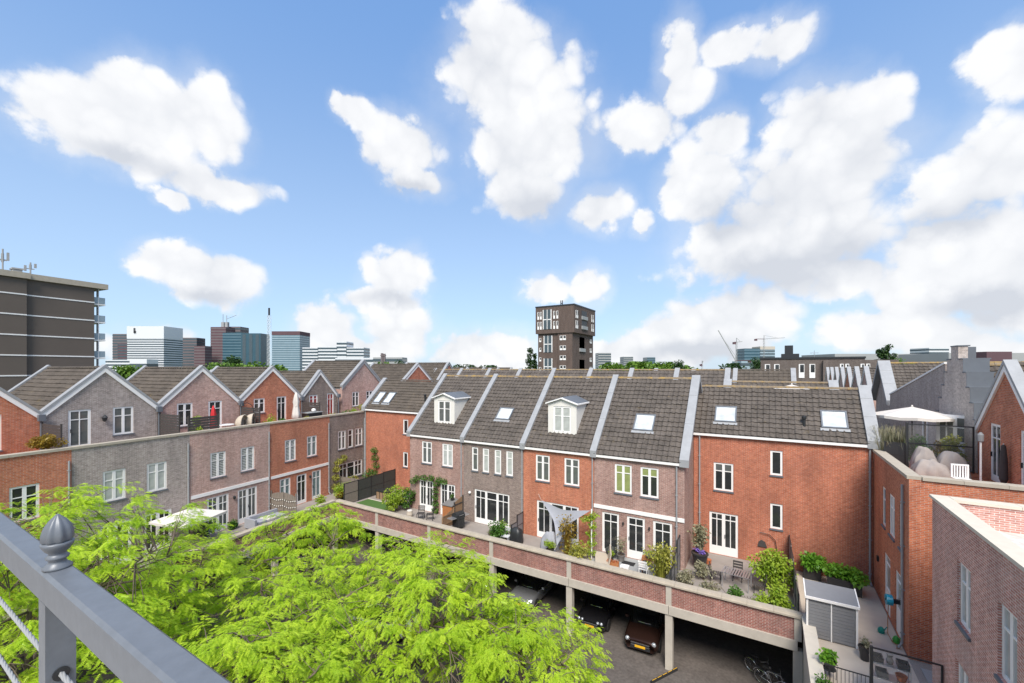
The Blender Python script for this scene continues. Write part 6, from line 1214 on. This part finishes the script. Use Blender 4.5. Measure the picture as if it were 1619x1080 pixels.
for i, (x, y, lab) in enumerate(((4.95, 27.6, 'left pampas grass behind the low black fence'), (5.4, 27.8, 'right pampas grass behind the low black fence'))): grass_tuft('pampas_grass', lab, (x, y, ZT), 2.0, .75, 210, 'leaf_pale', 95 + i, wid=.016)
parasol_open('large white parasol open behind the right roof terrace', (6.35, 29.4, ZT - .03), 1.55, 2.35, .42, rz=.3)
for i, (x, y, rx, ry, h_, lab) in enumerate(((6.0, 25.9, .44, .38, 1.2, 'grey-beige draped furniture cover against the wind screen'), (6.85, 25.8, .52, .38, 1.12, 'taupe draped furniture cover in the middle of the terrace'), (5.9, 24.7, .6, .45, .85, 'low pinkish draped cover near the parapet'))): MB().add(*drape(rx, ry, h_, 7 + i)).build('furniture_cover', 'fabric_taupe', smooth=True, label=lab, cat='cover', loc=(x, y, ZT), group='draped furniture covers')
t = thing('plastic_chair', 'white plastic chair with slotted back on the right roof terrace', 'chair', (6.45, 23.1, ZT), .1); MB().box(-.24, .24, -.24, .24, .40, .44).build('seat', 'white_paint', t)
m = MB().box(-.26, -.21, .2, .25, .44, .9).box(.21, .26, .2, .25, .44, .9).box(-.26, .26, .2, .25, .9, .96)
for k in range(5): m.box(-.17 + k * .08, -.13 + k * .08, .21, .24, .44, .9)
m.build('backrest', 'white_paint', t)
for sx in (-1, 1):
    for sy in (-1, 1): MB().box(sx * .21 - .02, sx * .21 + .02, sy * .2 - .02, sy * .2 + .02, 0, .399).build('leg', 'white_paint', t)
t = thing('folded_parasol', 'folded dark parasol strapped to the orange gable wall', 'parasol', (7.85, 24.05, ZT)); MB().lathe([(.05, .2), (.13, .4), (.11, 1.2), (.07, 1.7), (.02, 1.75)], n=12).build('canopy', 'wood_dark', t); MB().tube([(0, 0, 0), (0, 0, 1.8)], .02, 6).build('pole', 'steel', t)
t = thing('outdoor_lamp', 'white post lamp in front of the orange gable door', 'lamp', (7.3, 24.3, ZT)); MB().tube([(0, 0, 0), (0, 0, 1.75)], .035, 8).build('post', 'white_paint', t); MB().lathe([(.04, 1.75), (.09, 1.8), (.1, 2.05), (.03, 2.15)], n=10).build('lamp_shade', 'tower_grey', t)
parasol_open('small white parasol top just above the wide rust-red roof ridge', (1.4, 35.2, DECK + 6.6), 1.5, 2.75, .45, rz=.2)
MB().box(-.4, 3.6, 33.2, 37.3, 3.8, DECK + 6.58).build('terrace_block', 'brick_mauve', label='mauve block carrying the terrace behind the wide rust-red house', cat='house')
# ------------------------------------------------------------------ cars and bicycles
def loft(m, st, mirror=True):
    rows = []
    for (y, ring) in st: rows.append([(-x, y, z) for (x, z) in reversed(ring[1:])] + [(x, y, z) for (x, z) in ring])
    n = len(rows[0]); o = len(m.v)
    for r in rows: m.v.extend(r)
    for i in range(len(rows) - 1):
        for k in range(n - 1): m.f.append((o + i * n + k, o + i * n + k + 1, o + (i + 1) * n + k + 1, o + (i + 1) * n + k))
    m.f.append(tuple(o + k for k in range(n))); m.f.append(tuple(o + (len(rows) - 1) * n + k for k in range(n))[::-1]); return m
def car(label, loc, rz, paint, L=4.2, W=1.78, H=1.5, round_lamps=True, plate='plate_yellow', quad=False, group='parked cars'):
    t = thing('parked_car', label, 'car', loc, rz, group); h = L / 2; w = W / 2; b = H * .60
    def ring(zt, zb, ww): return [(0, zt), (ww * .55, zt - .005), (ww * .9, zt - .05), (ww, zt - .2), (ww * 1.0, zb + .18), (ww * .93, zb), (0, zb)]
    st = [(-h, ring(.66, .26, w * .78)), (-h + .10, ring(.76, .20, w * .92)), (-h + .4, ring(b - .06, .18, w)), (-h + 1.15, ring(b + .03, .18, w)), (-h + 1.6, ring(b + .06, .18, w)), (h - .9, ring(b + .07, .18, w)), (h - .2, ring(b + .03, .2, w * .96)), (h, ring(.75, .28, w * .84))]
    body = loft(MB(), st).build('body', paint, t, smooth=True); sm = body.modifiers.new('round', 'SUBSURF'); sm.levels = sm.render_levels = 1
    def cr(z, a, zz, c): return [(0, zz), (c * .7, zz - .01), (c, zz - .06), (a, z), (0, z)]
    g = [(-h + 1.15, cr(b - .03, w * .84, b + .02, w * .8)), (-h + 1.85, cr(b - .03, w * .92, H - .04, w * .74)), (-h + 2.6, cr(b - .03, w * .93, H, w * .76)), (h - .65, cr(b - .03, w * .92, H - .05, w * .74)), (h - .12, cr(b - .03, w * .84, b + .12, w * .78))]
    loft(MB(), g).build('window', 'glass', t, smooth=True)
    r = [(-h + 1.86, [(0, H - .01), (w * .6, H - .02), (w * .735, H - .085)]), (-h + 2.6, [(0, H + .025), (w * .6, H + .015), (w * .765, H - .05)]), (h - .65, [(0, H - .02), (w * .6, H - .03), (w * .745, H - .10)])]
    loft(MB(), r).build('roof', paint, t, smooth=True)
    for sx in (-1, 1):
        for yy in (-h + .78, h - .75):
            wh = MB().lathe([(.20, -.10), (.30, -.10), (.325, -.06), (.325, .06), (.30, .10), (.20, .10)], n=22).build('wheel', 'rubber', t); wh.matrix_local = Matrix.Translation((sx * (w - .09), yy, .325)) @ Matrix.Rotation(math.pi / 2, 4, 'Y')
            MB().lathe([(.03, -.09), (.19, -.085), (.2, .085), (.03, .09)], n=14).build('rim', 'steel', wh)
        for q in ((0, .0), (.2, .0)) if quad else ((0, 0),):
            if round_lamps: o = MB().lathe([(.115 if not quad else .085, 0), (.11 if not quad else .08, .04), (.06, .075), (.01, .085)], n=16).build('headlight', 'lamp_glass', t, smooth=True); o.matrix_local = Matrix.Translation((sx * (w * .74 - q[0]), -h + .11 - (.02 if q[0] else 0), .66)) @ Matrix.Rotation(math.radians(72), 4, 'X')
            else: MB().prism([(sx * w * .5, -h + .0, .58), (sx * w * .9, -h + .2, .64), (sx * w * .92, -h + .3, .76), (sx * w * .5, -h + .06, .70)], (0, .08, 0)).build('headlight', 'lamp_glass', t)
        MB().box(sx * (w + .01) if sx > 0 else -w - .17, w + .17 if sx > 0 else -w - .01, -h + 1.42, -h + 1.52, b + .05, b + .18).build('mirror', paint, t)
    MB().box(-w * .5, w * .5, -h - .03, -h + .1, .50, .60).box(-w * .55, w * .55, -h - .02, -h + .1, .30, .42).build('grille', 'black_metal', t); MB().box(-w * .52, w * .52, -h - .045, -h - .0, .605, .625).box(-w * .52, w * .52, -h - .045, -h, .475, .495).build('grille_trim', 'chrome', t)
    MB().box(-.26, .26, -h - .05, -h - .032, .40, .51).build('number_plate', plate, t); MB().tube([(-w * .62, -h + 1.28, b + .07), (0, -h + 1.2, b + .09), (w * .62, -h + 1.28, b + .07)], .012, 5).build('wiper', 'chrome', t); return t
car('brown compact car with round headlights parked under the garden deck', (-5.75, 24.1, 0), .06, 'car_brown', 4.1, 1.79, 1.56)
car('black car with four round headlamps beside the brown car', (-8.55, 24.6, 0), .03, 'car_black', 4.4, 1.75, 1.42, quad=True)
car('dark car with chrome grille parked behind the trees under the middle of the deck', (-16.3, 24.6, 0), 0, 'car_black', 4.6, 1.82, 1.48, False, 'orange_plate'); car('silver car half hidden by foliage under the middle of the deck', (-13.0, 24.4, 0), 0, 'car_silver', 4.3, 1.78, 1.46, False)
x, y = LW(-9.8, -.6); car('silver estate car parked under the left terrace, seen through the leaves', (x, y, 0), TH - math.pi / 2 + math.pi / 2, 'car_silver', 4.6, 1.82, 1.48, False, 'orange_plate')
car('dark car parked in the court below the bottom-left trees', (-20.5, 11.8, 0), 1.9, 'car_black', 4.5, 1.8, 1.46, False); car('white car under the trees near the middle of the court', (-18.6, 16.9, 0), 1.75, 'car_white', 4.3, 1.78, 1.48, False); 
def bicycle(label, loc, rz, lean, frame):
    t = thing('bicycle', label, 'bicycle', loc, rz, 'parked bicycles'); t.rotation_euler = (lean, 0, rz)
    for x in (-.53, .53):
        P = [(x + .335 * math.cos(q), 0, .35 + .335 * math.sin(q)) for q in [i * math.pi / 14 for i in range(29)]]; wh = MB().tube(P, .019, 6, False).build('wheel', 'rubber', t, smooth=True)
        MB().tube([(x + .31 * math.cos(q), 0, .35 + .31 * math.sin(q)) for q in [i * math.pi / 12 for i in range(25)]], .016, 5, False).build('rim', 'chrome', wh); s = MB()
        for k in range(14): s.tube([(x, .0, .35), (x + .31 * math.cos(k * .4488), 0, .35 + .31 * math.sin(k * .4488))], .0022, 3, False)
        s.build('spokes', 'steel', wh); MB().tube([(x + .375 * math.cos(q), 0, .35 + .375 * math.sin(q)) for q in [math.radians(20 + 14 * i) for i in range(11)]], .022, 6).build('mudguard', frame, t)
    f = MB(); BB, ST, HT, HB, RA, FA = (-.06, 0, .30), (-.22, 0, .80), (.36, 0, .92), (.39, 0, .72), (-.53, 0, .35), (.53, 0, .35)
    for a, b, r in ((BB, ST, .017), (BB, HB, .019), (ST, HT, .016), (BB, RA, .011), (ST, RA, .010), (HT, FA, .014)): f.tube([a, b], r, 7)
    f.build('frame', frame, t); MB().tube([HT, (.34, 0, 1.02), (.30, .12, 1.05), (.18, .28, 1.04)], .012, 6).tube([(.34, 0, 1.02), (.30, -.12, 1.05), (.18, -.28, 1.04)], .012, 6).build('handlebar', 'chrome', t)
    MB().tube([ST, (-.245, 0, .92)], .013, 6).prism([(-.40, -.09, .92), (-.12, -.025, .925), (-.12, .025, .925), (-.40, .09, .92)], (0, 0, .06)).build('saddle', 'rubber', t); MB().lathe([(.09, -.01), (.09, .01)], n=16).build('chainring', 'black_metal', t).matrix_local = Matrix.Translation((-.06, .03, .30)) @ Matrix.Rotation(math.pi / 2, 4, 'X')
    MB().tube([(-.06, .05, .30), (.08, .07, .2)], .01, 5).tube([(-.06, -.05, .30), (-.2, -.07, .40)], .01, 5).build('crank', 'steel', t); MB().box(-.72, -.30, -.06, .06, .735, .75).build('luggage_rack', 'black_metal', t); MB().lathe([(.02, 0), (.05, .02), (.055, .07), (.02, .09)], (.44, 0, .78), 10).build('lamp', 'chrome', t)
bicycle('dark city bicycle leaning at the right end of the garage', (-.25, 23.4, 0), math.radians(-32), .10, 'car_black'); bicycle('silver-framed bicycle in front of the dark bicycle', (.2, 22.75, 0), math.radians(-28), .08, 'steel')
t = thing('wheel_stop', 'black wheel stop bar with yellow reflectors on the paving', 'barrier', (-4.25, 21.15, 0), math.radians(61)); MB().prism([(-.9, -.06, .0), (-.9, .06, .0), (-.9, .035, .10), (-.9, -.035, .10)], (1.8, 0, 0)).build('bar', 'rubber', t)
for k in range(5): MB().box(-.82 + k * .36, -.54 + k * .36, -.012, .012, .1005, .106).build('reflector', 'plate_yellow', t)
